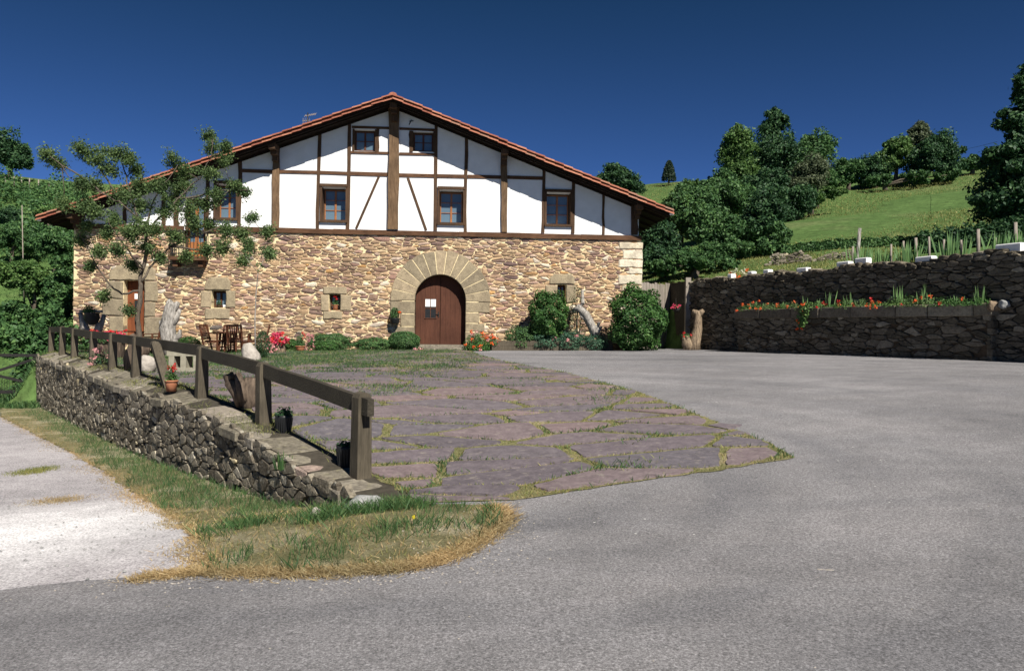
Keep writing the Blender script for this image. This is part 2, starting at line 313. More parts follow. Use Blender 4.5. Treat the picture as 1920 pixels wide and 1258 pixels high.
# lane: pale concrete with gravelly edge
m, t, b = mat('pale lane concrete', .95, .15)
big = noise(t, .45, 4, .6); mid = noise(t, 3, 5, .65); fine = noise(t, 45, 3, .8)
c = ramp(t, big, [(.35, (.32, .30, .31)), (.65, (.41, .385, .395))]); wp = gp_late = N(t, 'ShaderNodeVectorMath', operation='DISTANCE'); wp.inputs[1].default_value = (-4.9, 7.35, -.35); t.links.new(N(t, 'ShaderNodeTexCoord').outputs['Object'], wp.inputs[0])
wn = N(t, 'ShaderNodeMath', operation='MULTIPLY_ADD'); wn.inputs[1].default_value = 2.6; t.links.new(noise(t, 1.6, 5, .65), wn.inputs[0]); t.links.new(wp.outputs['Value'], wn.inputs[2])
c = mix(t, c, (.72, .70, .705), (lambda mr: (setattr(mr.inputs[1], 'default_value', 1.8), setattr(mr.inputs[2], 'default_value', 4.1), setattr(mr.inputs[3], 'default_value', 1.), setattr(mr.inputs[4], 'default_value', 0.), t.links.new(wn.outputs[0], mr.inputs[0]), mr.outputs[0])[-1])(N(t, 'ShaderNodeMapRange')))
c = mix(t, c, ramp(t, mid, [(.3, (.85,)*3), (.7, (1.1,)*3)]), 1., 'MULTIPLY'); c = mix(t, c, ramp(t, fine, [(.38, (.55,)*3), (.5, (1.,)*3), (.62, (1.4,)*3)]), 1., 'MULTIPLY')
t.links.new(c, b.inputs[0]); bump(t, b, fine, .9, .012); M['lane'] = m
# flagstone
M['flag'] = stonemat('purple flagstone', [(0, (.115, .102, .118)), (.3, (.145, .124, .142)), (.5, (.18, .142, .152)), (.7, (.125, .116, .135)), (.85, (.16, .134, .150)), (1, (.20, .150, .155))], fine=30, nz=(.74, 1.2), bs=.6, bd=.010, lichen=(.26, .23, .20))
# grass soils
def grassmat(name, g1, g2, dry, fs=.5, th=.5, fine=22):
    m, t, b = mat(name, .95, .1); a = noise(t, fs, 5, .6); f = noise(t, fine, 5, .75)
    g = ramp(t, noise(t, fs*3.1, 5, .65), [(.3, g1), (.7, g2)]); c = mix(t, g, dry, ramp(t, a, [(th, (0, 0, 0)), (th+.14, (1, 1, 1))]))
    c = mix(t, c, ramp(t, f, [(.32, (.55,)*3), (.5, (1,)*3), (.68, (1.4,)*3)]), 1., 'MULTIPLY'); t.links.new(c, b.inputs[0]); bump(t, b, f, 1, .05); return m
M['hill'] = grassmat('meadow hillside', (.058, .104, .030), (.084, .140, .043), (.108, .142, .054), .12, .52, 2.2)
M['verge'] = grassmat('dry verge', (.15, .15, .07), (.28, .25, .14), (.42, .37, .25), 1.1, .5, 40)
M['joint'] = grassmat('paving joint soil', (.17, .17, .07), (.30, .28, .14), (.42, .36, .21), 1.5, .5, 40)
def leafmat(name, cols, trans=.25, rough=.6):
    m, t, b = mat(name, rough, .3); c = ramp(t, island(t), cols)
    c = mix(t, c, ramp(t, noise(t, .9, 2), [(.35, (.75, .8, .8)), (.65, (1.2, 1.15, 1.1))]), 1., 'MULTIPLY')
    t.links.new(c, b.inputs[0]); tr = N(t, 'ShaderNodeBsdfTranslucent'); t.links.new(c, tr.inputs[0]); ms = N(t, 'ShaderNodeMixShader'); ms.inputs[0].default_value = trans
    t.links.new(b.outputs[0], ms.inputs[1]); t.links.new(tr.outputs[0], ms.inputs[2]); t.links.new(ms.outputs[0], t.nodes['Material Output'].inputs[0]); return m
M['leaf_apple'] = leafmat('apple leaves', [(0, (.065, .115, .045)), (.6, (.12, .19, .07)), (1, (.21, .29, .11))], .45)
M['leaf_dark'] = leafmat('dark broadleaf', [(0, (.018, .052, .024)), (.6, (.038, .094, .038)), (1, (.07, .145, .048))])
M['leaf_mid'] = leafmat('mid broadleaf', [(0, (.032, .080, .028)), (.6, (.060, .138, .044)), (1, (.11, .205, .062))])
M['leaf_light'] = leafmat('light broadleaf', [(0, (.045, .10, .026)), (.6, (.08, .16, .04)), (1, (.13, .21, .06))])
M['leaf_olive'] = leafmat('grey olive leaves', [(0, (.05, .07, .035)), (1, (.12, .15, .08))])
M['leaf_black'] = leafmat('conifer needles', [(0, (.008, .02, .012)), (1, (.022, .045, .02))], .05)
M['shrub'] = leafmat('shrub leaves', [(0, (.03, .085, .02)), (.6, (.05, .13, .03)), (1, (.10, .20, .05))])
M['bluegreen'] = leafmat('blue green ground cover', [(0, (.03, .08, .05)), (1, (.08, .17, .10))])
M['grass_g'] = leafmat('green blades', [(0, (.035, .085, .030)), (.6, (.062, .135, .042)), (1, (.13, .19, .07))], .3)
M['grass_d'] = leafmat('dry blades', [(0, (.27, .18, .08)), (.6, (.42, .30, .15)), (1, (.56, .45, .26))], .3)
M['grass_y'] = leafmat('yellow green blades', [(0, (.12, .15, .04)), (.6, (.22, .23, .07)), (1, (.36, .33, .13))], .3)
M['iris'] = leafmat('sword leaves', [(0, (.09, .19, .07)), (1, (.18, .30, .11))], .3)
def flower(n, c): M[n] = leafmat(n+' petals', [(0, tuple(x*.75 for x in c)), (1, c)], .3)
flower('red', (.65, .03, .03)); flower('orangeR', (.80, .13, .03)); flower('pink', (.72, .07, .16)); flower('palepink', (.75, .35, .36)); flower('yellow', (.8, .65, .05)); flower('cream', (.6, .6, .45))

# ---------------- rubble generator ----------------
def voro(x0, x1, y0, y1, cw, ch, jit=.42, drop=.18, seed=1, wv=.17):
    rr = random.Random(seed); k = cw/ch; pts = {}
    nx = int((x1-x0)/cw)+3; ny = int((y1-y0)/ch)+3
    for j in range(-1, ny):
        for i in range(-1, nx):
            if rr.random() < drop: continue
            x = x0+(i+.5+(.5 if j % 2 else 0)+rr.uniform(-jit, jit))*cw; y = y0+(j+.5+rr.uniform(-jit, jit))*ch
            pts[(i, j)] = (x/k, y)
    W_ = {q: rr.uniform(-wv, wv) for q in pts}
    out = []
    for (i, j), p in pts.items():
        poly = [(p[0]-2.2*ch, p[1]-2.2*ch), (p[0]+2.2*ch, p[1]-2.2*ch), (p[0]+2.2*ch, p[1]+2.2*ch), (p[0]-2.2*ch, p[1]+2.2*ch)]
        nb = [(*pts[(i+a, j+b_)], W_[(i+a, j+b_)]) for a in range(-3, 4) for b_ in range(-3, 4) if (a or b_) and (i+a, j+b_) in pts]
        nb.sort(key=lambda q: (q[0]-p[0])**2+(q[1]-p[1])**2)
        for q in nb[:20]:
            tt0 = .5+W_[(i, j)]-q[2]; mx, my = p[0]+(q[0]-p[0])*tt0, p[1]+(q[1]-p[1])*tt0; dx, dy = q[0]-p[0], q[1]-p[1]
            new = []; m_ = len(poly)
            for a in range(m_):
                A = poly[a]; B = poly[(a+1) % m_]; da = (A[0]-mx)*dx+(A[1]-my)*dy; db = (B[0]-mx)*dx+(B[1]-my)*dy
                if da <= 0: new.append(A)
                if (da < 0 < db) or (db < 0 < da): tt = da/(da-db); new.append((A[0]+(B[0]-A[0])*tt, A[1]+(B[1]-A[1])*tt))
            poly = new
            if len(poly) < 3: break
        if len(poly) >= 3:
            poly = [(a*k, b_) for a, b_ in poly]
            cx = sum(a for a, _ in poly)/len(poly); cy = sum(b_ for _, b_ in poly)/len(poly)
            if x0 < cx < x1 and y0 < cy < y1: out.append((cx, cy, poly))
    return out
def chaikin(poly, r=.25):
    o = []; n = len(poly)
    for i in range(n):
        A = poly[i]; B = poly[(i+1) % n]; o.append((A[0]*(1-r)+B[0]*r, A[1]*(1-r)+B[1]*r)); o.append((A[0]*r+B[0]*(1-r), A[1]*r+B[1]*(1-r)))
    return o
def clampp(poly, x0, x1, y0, y1): return [(min(max(a, x0), x1), min(max(b_, y0), y1)) for a, b_ in poly]
def stones(mb, cells, mapf, gap, prot, keep=None, lim=None, sharp=.86, wob=.012, rr=random, ck=.22, smooth=True, tilt=1.):
    # cells -> rounded stone lumps; mapf(a, b, depth) -> world
    for cx, cy, poly in cells:
        if keep and not keep(cx, cy, poly): continue
        if lim: poly = clampp(poly, *lim)
        ar = abs(sum(poly[i][0]*poly[(i+1) % len(poly)][1]-poly[(i+1) % len(poly)][0]*poly[i][1] for i in range(len(poly))))/2
        if ar < 1e-3: continue
        k = max(.4, 1-gap*rr.uniform(.7, 1.6)/math.sqrt(ar)); ky = max(.4, 1-gap*rr.uniform(1.2, 2.2)/math.sqrt(ar))
        P = chaikin([(cx+(a-cx)*k, cy+(b_-cy)*ky) for a, b_ in poly], ck); n = len(P)
        P = [(a+rr.uniform(-wob, wob), b_+rr.uniform(-wob, wob)) for a, b_ in P]
        d = prot*rr.uniform(.55, 1.25); tx = tilt*rr.uniform(-.25, .25); ty = tilt*rr.uniform(-.3, .3); V = []
        sz = math.sqrt(ar)
        for sc2, dd in ((1., -.03), (.99, d*.45), (sharp, d)):
            for a, b_ in P:
                A = cx+(a-cx)*sc2; B = cy+(b_-cy)*sc2
                V.append(mapf(A, B, dd if dd < 0 else dd*(1+(tx*(A-cx)+ty*(B-cy))/sz)+rr.uniform(-.1, .1)*d*tilt))
        V.append(mapf(cx, cy, d*rr.uniform(1., 1.2)))
        F = []
        for l in range(2):
            for i in range(n): j = (i+1) % n; F.append((l*n+i, l*n+j, (l+1)*n+j, (l+1)*n+i))
        for i in range(n): F.append((2*n+i, 2*n+(i+1) % n, 3*n))
        mb.add(V, F, smooth)
def blockstone(mb, pts, d0, d1, mapf, bev=.02, wob=.006):   # dressed stone: polygon outline with a bevelled face
    cx = sum(p[0] for p in pts)/len(pts); cy = sum(p[1] for p in pts)/len(pts); P = []
    n0 = len(pts)
    for i in range(n0):
        A = pts[i]; B = pts[(i+1) % n0]; L_ = math.hypot(B[0]-A[0], B[1]-A[1]); m_ = max(1, int(L_/.18))
        for q in range(m_): tt = q/m_; P.append((A[0]+(B[0]-A[0])*tt+random.uniform(-wob, wob), A[1]+(B[1]-A[1])*tt+random.uniform(-wob, wob)))
    n = len(P); V = []
    def ins(a, b_, e): L_ = math.hypot(a-cx, b_-cy)+1e-6; return cx+(a-cx)*(1-e/L_), cy+(b_-cy)*(1-e/L_)
    for e, d in ((0, d0), (0, d1-bev), (bev*1.2, d1)):
        for a, b_ in P: q = ins(a, b_, e); V.append(mapf(q[0], q[1], d))
    V.append(mapf(cx, cy, d1+.003)); F = []
    for l in range(2):
        for i in range(n): j = (i+1) % n; F.append((l*n+i, l*n+j, (l+1)*n+j, (l+1)*n+i))
    for i in range(n): F.append((2*n+i, 2*n+(i+1) % n, 3*n))
    mb.add(V, F, False)

# ---------------- ground ----------------
def grid_axis(a, b_, fine, lo, hi):
    xs = list(np.arange(a, b_+1e-6, fine)); st = fine; x = b_
    while x < hi: st = min(st*1.25, 3.5); x += st; xs.append(x)
    st = fine; x = a
    while x > lo: st = min(st*1.25, 3.5); x -= st; xs.insert(0, x)
    return np.array(xs)
gx = grid_axis(-18, 16, .2, -110, 140); gy = grid_axis(-3, 34, .2, -12, 175)
X, Y = np.meshgrid(gx, gy, indexing='ij'); Z = H(X, Y)
Z = Z + np.where((Y > 40) | (X < -19), (np.sin(X*.31+Y*.17)*.18+np.sin(X*.13-Y*.29+1)*.25)*np.clip((np.maximum(Y-40, -19-X))/15, 0, 1), 0)
nx, ny = X.shape; idx = np.arange(nx*ny).reshape(nx, ny)
Fq = np.stack([idx[:-1, :-1], idx[1:, :-1], idx[1:, 1:], idx[:-1, 1:]], -1).reshape(-1, 4)
mkobj('ground', np.stack([X, Y, Z], -1).reshape(-1, 3), Fq, M['hill'], base=(0, 0, 0), sm=True, kind='structure')
def inside(poly, x, y):
    c = np.zeros(x.shape, bool); n = len(poly)
    for i in range(n):
        x1, y1 = poly[i]; x2, y2 = poly[(i+1) % n]
        c ^= ((y1 > y) != (y2 > y)) & (x < (x2-x1)*(y-y1)/((y2-y1) if y2 != y1 else 1e-9)+x1)
    return c
def jitter_edge(poly, step=.15, amp=.04, seed=1):
    rr = random.Random(seed); o = []
    for i in range(len(poly)):
        a = np.array(poly[i]); b_ = np.array(poly[(i+1) % len(poly)]); n = max(1, int(np.linalg.norm(b_-a)/step)); n = min(n, 160)
        for k in range(n):
            p = a+(b_-a)*k/n; o.append((p[0]+rr.uniform(-amp, amp), p[1]+rr.uniform(-amp, amp)))
    return o
def drape(name, poly, mt_, dz, step=.3, **k):
    poly = [(float(p[0]), float(p[1])) for p in poly]; P = np.array(poly); x0, y0 = P.min(0); x1, y1 = P.max(0)
    gx_, gy_ = np.meshgrid(np.arange(x0+.05, x1, step), np.arange(y0+.05, y1, step)); gx_ = gx_.ravel(); gy_ = gy_.ravel()
    ok = inside(poly, gx_, gy_)
    pts = [Vector(p) for p in poly]+[Vector((a, b_)) for a, b_ in zip(gx_[ok], gy_[ok])]; n = len(poly)
    v, e, f, *_ = delaunay_2d_cdt(pts, [(i, (i+1) % n) for i in range(n)], [], 2, 1e-5)
    tri = np.array([q for q in f]); v = np.array([tuple(a) for a in v]); c = v[tri].mean(1); tri = tri[inside(poly, c[:, 0], c[:, 1])]
    z = H(v[:, 0], v[:, 1])+dz
    a = v[tri]; cr = (a[:, 1, 0]-a[:, 0, 0])*(a[:, 2, 1]-a[:, 0, 1])-(a[:, 1, 1]-a[:, 0, 1])*(a[:, 2, 0]-a[:, 0, 0])
    tri[cr < 0] = tri[cr < 0][:, ::-1]
    return mkobj(name, np.c_[v, z], tri.astype(int), mt_, base=(0, 0, 0), sm=True, **k)
def gpl(l): return [tuple(gp(x, y)[:2]) for x, y in l]
lane_edge = gpl([(2, 782), (60, 812), (141, 853), (196, 885), (250, 925), (292, 950), (330, 975), (358, 998), (378, 1033), (392, 1066)])
front_edge = gpl([(0, 1110), (100, 1100), (190, 1089), (260, 1088), (378, 1078), (500, 1081), (620, 1079), (730, 1073), (810, 1059), (870, 1036), (925, 1001), (945, 975), (925, 952)])
# asphalt: all of the yard, from the lane mouth to house and retaining wall
wall_in = [tuple(fl(s, -.10)) for s in (-.9, 2, 8, 14, 21.4)]
yard = [(-14, -2.9), (-9, 2.6)] + front_edge + [tuple(gp(770, 948)[:2])] + wall_in + [(-16.6, 28.9), (-3, 30.1), (6.2, 30.9), (6.6, 33.0)] + [tuple(WA+WD*s-WNn*.1) for s in (-2.5, 4, 10, 15)] + [(15.9, 12), (15.9, -2.9)]
drape('asphalt', jitter_edge(yard, .12, .025, 3), M['asphalt'], .018, .28, kind='structure')
lane = [(-14, -2.9), (-9, 2.2)] + [(p[0]+.05, p[1]-.35) for p in front_edge[:5]] + lane_edge[::-1] + [tuple(at(0, 27)[:2]+np.array([0, -.2])), (-22, 24), (-21, 8), (-17.5, -2.9)]
drape('lane', jitter_edge(lane, .12, .05, 4), M['lane'], .014, .3, kind='structure')
flag_px = [(735, 915), (770, 948), (850, 945), (960, 942), (1080, 925), (1200, 905), (1350, 885), (1488, 862), (1440, 832), (1370, 805), (1290, 772), (1190, 735), (1110, 714), (1062, 700), (1000, 690), (940, 678), (900, 668)]
flag_poly = gpl(flag_px)+[(-1.6, 29.2), (-10, 28.4), (-15.8, 27.6), (-15., 25)]+[tuple(fl(s, -.10)) for s in (20, 14, 9, 5, 2, .3)]
verge = lane_edge + [tuple(gp(378, 1078)[:2])] + front_edge[5:] + [flag_poly[1]] + [tuple(fl(-.9, .1))] + [tuple(fl(s, .48)) for s in (-.6, 1, 4, 8, 14, 21.6)] + [tuple(fl(21.2, 1.5))]
drape('verge', jitter_edge(verge, .1, .05, 5), M['verge'], .021, .25, kind='structure')
drape('paving_joints', jitter_edge(flag_poly, .12, .03, 6), M['joint'], .026, .25, kind='structure')
# flagstones
ang = R_(10); ca, sa = math.cos(ang), math.sin(ang)
cells = voro(-22, 10, -2, 36, 1.25, .62, .40, .16, 11, .12); mb = MB(); SLABS = []; FP2 = np.array(flag_poly)
rr = random.Random(5)
for cx, cy, poly in cells:
    rot = lambda a, b_: (a*ca-b_*sa+.5, a*sa+b_*ca+1.2)
    P = [rot(*p) for p in poly]; C = rot(cx, cy)
    a_ = np.array(P+[C]); ins_ = inside(flag_poly, a_[:, 0], a_[:, 1])
    if not ins_.any(): continue
    if not ins_[:-1].all():
        sx_ = np.array([[p[0]+(C[0]-p[0])*w_ for p in P for w_ in (.0, .25, .5, .75)], [p[1]+(C[1]-p[1])*w_ for p in P for w_ in (.0, .25, .5, .75)]]); ii = inside(flag_poly, sx_[0], sx_[1])
        if ii.mean() < .12: continue
        C = (float(sx_[0][ii].mean()), float(sx_[1][ii].mean()))
        if not inside(flag_poly, np.array([C[0]]), np.array([C[1]]))[0]: continue
    k = 1-rr.uniform(.04, .085)
    def pull(p):
        t_ = 1.
        while t_ > .2 and not inside(flag_poly, np.array([C[0]+(p[0]-C[0])*t_]), np.array([C[1]+(p[1]-C[1])*t_]))[0]: t_ -= .01
        return (C[0]+(p[0]-C[0])*t_, C[1]+(p[1]-C[1])*t_)
    P = [pull(p) for p in P]; gi = rr.uniform(.034, .060); P = [(C[0]+(p[0]-C[0])*max(.5, 1-gi*(1.6 if abs(p[0]-C[0]) > abs(p[1]-C[1])*1.5 else 1.1)/max(.1, math.dist(p, C))), C[1]+(p[1]-C[1])*max(.5, 1-gi*1.5/max(.1, math.dist(p, C)))) for p in P]
    P = chaikin(P, .08); Q = []
    for i in range(len(P)):
        A = P[i]; B = P[(i+1) % len(P)]; n_ = max(1, int(math.dist(A, B)/.12))
        for q in range(n_): Q.append((A[0]+(B[0]-A[0])*q/n_+rr.uniform(-.016, .016), A[1]+(B[1]-A[1])*q/n_+rr.uniform(-.016, .016)))
    SLABS.append(Q); n = len(Q); hz = rr.uniform(.036, .05); Qa = np.array(Q+[C]); zz = H(Qa[:, 0], Qa[:, 1]); V = []
    tx, ty = rr.uniform(-.006, .006), rr.uniform(-.006, .006)
    for i in range(n): V.append((Q[i][0], Q[i][1], zz[i]+.01))
    for i in range(n): V.append((C[0]+(Q[i][0]-C[0])*.985, C[1]+(Q[i][1]-C[1])*.985, zz[i]+hz+tx*(Q[i][0]-C[0])+ty*(Q[i][1]-C[1])))
    V.append((C[0], C[1], zz[n]+hz+.003))
    F = [(i, (i+1) % n, n+(i+1) % n, n+i) for i in range(n)]+[(n+i, n+(i+1) % n, 2*n) for i in range(n)]
    mb.add(V, F)
mb.build('flagstone_paving', M['flag'], base=(0, 0, 0), kind='structure')

# ---------------- farmhouse ----------------
bx = FW(-3, .86)
house = thing('farmhouse', 'wide stone farmhouse with white timber framed upper storey and red tiled gable roof', 'farmhouse', bx)
ZT = 5.36                      # top of stone wall
UL, UR = -13.8, 8.2
ZSILL0 = 5.33; ZSILL1 = 5.52
0 and print('sill z', [round(fac(*p)[1], 2) for p in ((523, 428), (872, 434), (1179, 441), (450, 434), (1180, 447))])
0 and print('roof contact', [tuple(np.round(fac(*p), 2)) for p in ((451, 299), (597, 251.6), (655, 233), (818, 234), (1017, 314), (1132, 360), (1181, 380))])
0 and print('verge', [tuple(np.round(fac(*p, .95), 2)) for p in ((740, 175), (600, 215), (75, 405), (1258, 388), (1000, 277))])
SL = .38; UAx = fac(739, 300)[0]
rc = [fac(*p) for p in ((597, 251.6), (655, 233), (818, 234), (1017, 314), (1132, 360))]
ZAP = float(np.mean([z+SL*abs(u-UAx) for u, z in rc]))
OV = .95; DEPTH = 19.
def zsof(u): return ZAP-SL*abs(u-UAx)
def px_rect(x0, y0, x1, y1):
    xm, ym = (x0+x1)/2, (y0+y1)/2; return fac(x0, ym)[0], fac(x1, ym)[0], fac(xm, y1)[1], fac(xm, y0)[1]
# openings in stone wall (u0,u1,z0,z1)
O_main = px_rect(777.5, 515, 873, 655); O_left = px_rect(232, 526, 271, 632); O_w1 = px_rect(397, 545, 424, 577); O_w2 = px_rect(617, 552, 638, 582); O_w3 = px_rect(1045, 534, 1061, 570); O_balc = px_rect(343, 428, 385, 482)
ac_u = (O_main[0]+O_main[1])/2; r_in = (O_main[1]-O_main[0])/2; zsp = O_main[3]-r_in; r_out = fac(918, 560)[0]-ac_u
0 and print('door', O_main, 'spring', zsp, 'r', r_in, r_out, 'left door', O_left)
opens = [O_left, O_w1, O_w2, O_w3, (O_balc[0], O_balc[1], O_balc[2], 9)]
def in_open(u, z, m_=0.):
    for a, b_, c_, d_ in opens:
        if a-m_ < u < b_+m_ and c_-m_ < z < d_+m_: return True
    if abs(u-ac_u) < r_in+m_ and z < zsp: return True
    return math.hypot(u-ac_u, z-zsp) < r_in+m_
# mortar wall: grid of quads with the openings left out, plus reveals
def wallgrid(mb, u0, u1, z0, z1, step, d, skip):
    us = sorted(set(np.round(list(np.arange(u0, u1, step))+[u1]+[v for o in opens for v in o[:2] if u0 < v < u1]+[O_main[0], O_main[1]], 4)))
    zs = sorted(set(np.round(list(np.arange(z0, z1, step))+[z1]+[v for o in opens for v in o[2:] if z0 < v < z1], 4)))
    for i in range(len(us)-1):
        for j in range(len(zs)-1):
            um, zm = (us[i]+us[i+1])/2, (zs[j]+zs[j+1])/2
            if skip(um, zm) or (zm < 9 and math.hypot(um-ac_u, max(0, zm-zsp)) < r_in+.13): continue
            mb.add([FW(us[i], zs[j], d), FW(us[i+1], zs[j], d), FW(us[i+1], zs[j+1], d), FW(us[i], zs[j+1], d)], [(0, 1, 2, 3)])
mw = MB(); wallgrid(mw, UL+.02, UR-.02, -.4, ZT-.01, .16, 0, in_open)
# side and back walls
def sidewall(mb, u, d0, d1, z0, z1): mb.add([FW(u, z0, d0), FW(u, z0, d1), FW(u, z1, d1), FW(u, z1, d0)], [(0, 1, 2, 3)])
sidewall(mw, UL+.02, 0, -DEPTH, -.6, ZT); sidewall(mw, UR-.02, 0, -DEPTH, -.6, ZT)
mw.add([FW(UL, -.6, -DEPTH), FW(UR, -.6, -DEPTH), FW(UR, ZT, -DEPTH), FW(UL, ZT, -DEPTH)], [(0, 1, 2, 3)])
for a, b_, c_, d_ in opens:
    e = -.5; mw.add([FW(a, c_, 0), FW(a, c_, e), FW(a, d_ if d_ < 8 else ZT, e), FW(a, d_ if d_ < 8 else ZT, 0)], [(0, 1, 2, 3)]); mw.add([FW(b_, c_, 0), FW(b_, c_, e), FW(b_, d_ if d_ < 8 else ZT, e), FW(b_, d_ if d_ < 8 else ZT, 0)], [(0, 1, 2, 3)])
    mw.add([FW(a, c_, 0), FW(b_, c_, 0), FW(b_, c_, e), FW(a, c_, e)], [(0, 1, 2, 3)])
    if d_ < 8: mw.add([FW(a, d_, 0), FW(b_, d_, 0), FW(b_, d_, e), FW(a, d_, e)], [(0, 1, 2, 3)])
wall = mw.build('stone_wall', M['mortar'], house)
mb = MB(); cells = voro(UL+.02, UR-.03, -.1, ZT-.02, .235, .088, .47, .29, 21, .22)
def keepf(cx, cy, poly):
    if in_open(cx, cy, .02): return False
    return not any(in_open(a, b_, -.01) for a, b_ in poly)
def fmap(a, b_, d): return FW(a, b_, d)
stones(mb, cells, fmap, .0085, .024, keepf, (UL, UR, -.3, ZT-.015), .90, .007, ck=.14)
# left and right side walls get stones too
cells = voro(0, DEPTH, -.1, ZT-.02, .34, .15, .4, .2, 22)
stones(mb, [c for c in cells if c[0] < 9], lambda a, b_, d: tuple(np.array(FW(UR+d-.02, b_, -a))), .015, .03, None, (0, DEPTH, -.3, ZT-.02))
stones(mb, [c for c in cells if c[0] < 9], lambda a, b_, d: tuple(np.array(FW(UL-d+.02, b_, -a))), .015, .03, None, (0, DEPTH, -.3, ZT-.02))
mb.build('rubble_facing', M['rubble'], wall)
# pale quoins
mb = MB(); z = .75; k = 0
while z < ZT-.12:
    h = random.uniform(.24, .42); h = min(h, ZT-.02-z)
    wq = random.choice((.55, .8)) if k % 2 else random.choice((.4, .5, .95)); u0 = UR-wq
    blockstone(mb, [(u0, z+.01), (UR+.03, z+.01), (UR+.03, z+h-.01), (u0, z+h-.01)], -.3, .045+random.uniform(-.01, .015), fmap, .04, .02); z += h; k += 1
mb.build('corner_stones', M['quoin'], wall)
# arch voussoirs
mb = MB(); nv = 13
angs = np.linspace(-2, 182, nv+1)
for i in range(nv):
    a0, a1 = R_(angs[i]+.5), R_(angs[i+1]-.5); ro = r_out*random.uniform(.985, 1.02); pts = []
    for q in range(4): a = a0+(a1-a0)*q/3; pts.append((ac_u+(r_in+.0)*math.cos(a), zsp+r_in*math.sin(a)))
    for q in range(4): a = a1+(a0-a1)*q/3; pts.append((ac_u+ro*math.cos(a), zsp+ro*math.sin(a)))
    blockstone(mb, pts[::-1], -.45, .06+random.uniform(-.006, .006), fmap, .012, .003)
for side in (-1, 1):                       # jamb stones
    z = zsp-.06; k = 0
    while z > .95:
        h = random.choice((.34, .42, .5)); h = min(h, z-.88); wd = (.95, .55, .75, .6, .9)[k % 5]
        u0, u1 = (ac_u-r_in-wd, ac_u-r_in) if side < 0 else (ac_u+r_in, ac_u+r_in+wd)
        if k % 2 and wd > .7: um = (u0+u1)/2; bl = [(u0, um-.01), (um+.01, u1)]
        else: bl = [(u0, u1)]
        for a, b_ in bl: blockstone(mb, [(a, z-h+.012), (b_, z-h+.012), (b_, z-.012), (a, z-.012)], -.45, .055, fmap, .018, .006)
        z -= h; k += 1
da = mb.build('door_arch', M['dress'], wall); mb = MB()
for i in range(40):
    a0, a1 = math.pi*i/40-.03, math.pi*(i+1)/40-.03+(.06 if i == 39 else 0); mb.add([FW(ac_u+r_in*1.01*math.cos(a0), zsp+r_in*1.01*math.sin(a0), .047), FW(ac_u+r_out*.985*math.cos(a0), zsp+r_out*.985*math.sin(a0), .047), FW(ac_u+r_out*.985*math.cos(a1), zsp+r_out*.985*math.sin(a1), .047), FW(ac_u+r_in*1.01*math.cos(a1), zsp+r_in*1.01*math.sin(a1), .047)], [(0, 1, 2, 3)])
for s0, s1 in ((ac_u-r_in-.5, ac_u-r_in-.01), (ac_u+r_in+.01, ac_u+r_in+.5)): mb.fbox(s0, s1, 1.0, zsp-.04, .0, .042)
mb.build('arch_mortar', M['mortar'], wall)
# dressed surrounds of the small openings
def surround(name, rects):
    mb = MB()
    for (x0, y0, x1, y1), rnd in rects:
        a, b_, c_, d_ = px_rect(x0, y0, x1, y1)
        if rnd: pts = [(a, c_+.01), (b_, c_+.01), (b_, c_+(d_-c_)*.7), (b_-(b_-a)*.12, d_), (a+(b_-a)*.18, d_), (a+.02, c_+(d_-c_)*.55)]
        else: pts = [(a, c_), (b_, c_), (b_, d_), (a, d_)]
        blockstone(mb, pts, -.3, .06, fmap, .03, .015)
    return mb.build(name, M['dress'], wall)
surround('doorway_surround', [((205, 498, 292, 526), 1), ((200, 528, 231.5, 560), 0), ((192, 561, 231.5, 592), 0), ((205, 593, 231.5, 632), 0), ((271.5, 528, 296, 566), 0), ((271.5, 567, 292, 594), 0), ((271.5, 595, 302, 632), 0)])
surround('window_surround', [((384, 520, 432, 544.5), 1), ((377, 546, 396.5, 577), 0), ((424.5, 546, 442, 577), 0), ((385, 578.5, 431, 598), 0)])
surround('window_surround', [((606, 538, 650, 551.5), 0), ((602, 553, 616.5, 583), 0), ((638.5, 553, 659, 583), 0), ((606, 584, 642, 598), 0)])
surround('window_surround', [((1030, 514, 1077, 533), 1), ((1022, 535, 1044.5, 568), 0), ((1061.5, 535, 1080, 568), 0)])
# upper wall
mb = MB(); us = np.linspace(UL+.25, UR-.15, 120)
wins = {'w1': px_rect(664, 244, 704, 284), 'w2': px_rect(774, 248, 813, 285), 'w3': px_rect(603, 351, 649, 413), 'w4': px_rect(823, 356, 869, 418), 'w5': px_rect(1024, 361, 1070, 421), 'w6': px_rect(404, 345, 444, 409)}
balc = px_rect(346, 372, 386, 480)
ub = sorted(set(list(us)+[v for w_ in wins.values() for v in w_[:2]]+list(balc[:2])))
for i in range(len(ub)-1):
    a, b_ = ub[i], ub[i+1]; um = (a+b_)/2; segs = [(ZT+.0, None)]
    cuts = [w_ for w_ in wins.values() if w_[0] < um < w_[1]]+([(balc[0], balc[1], ZT-1, balc[3])] if balc[0] < um < balc[1] else [])
    z = ZT
    for w_ in sorted(cuts, key=lambda w_: w_[2])+[(0, 0, 99, 99)]:
        t0 = min(w_[2], zsof(a)+.03); t1 = min(w_[2], zsof(b_)+.03)
        if t1 > z: mb.add([FW(a, z, .02), FW(b_, z, .02), FW(b_, t1, .02), FW(a, t0, .02)], [(0, 1, 2, 3)])
        z = w_[3]
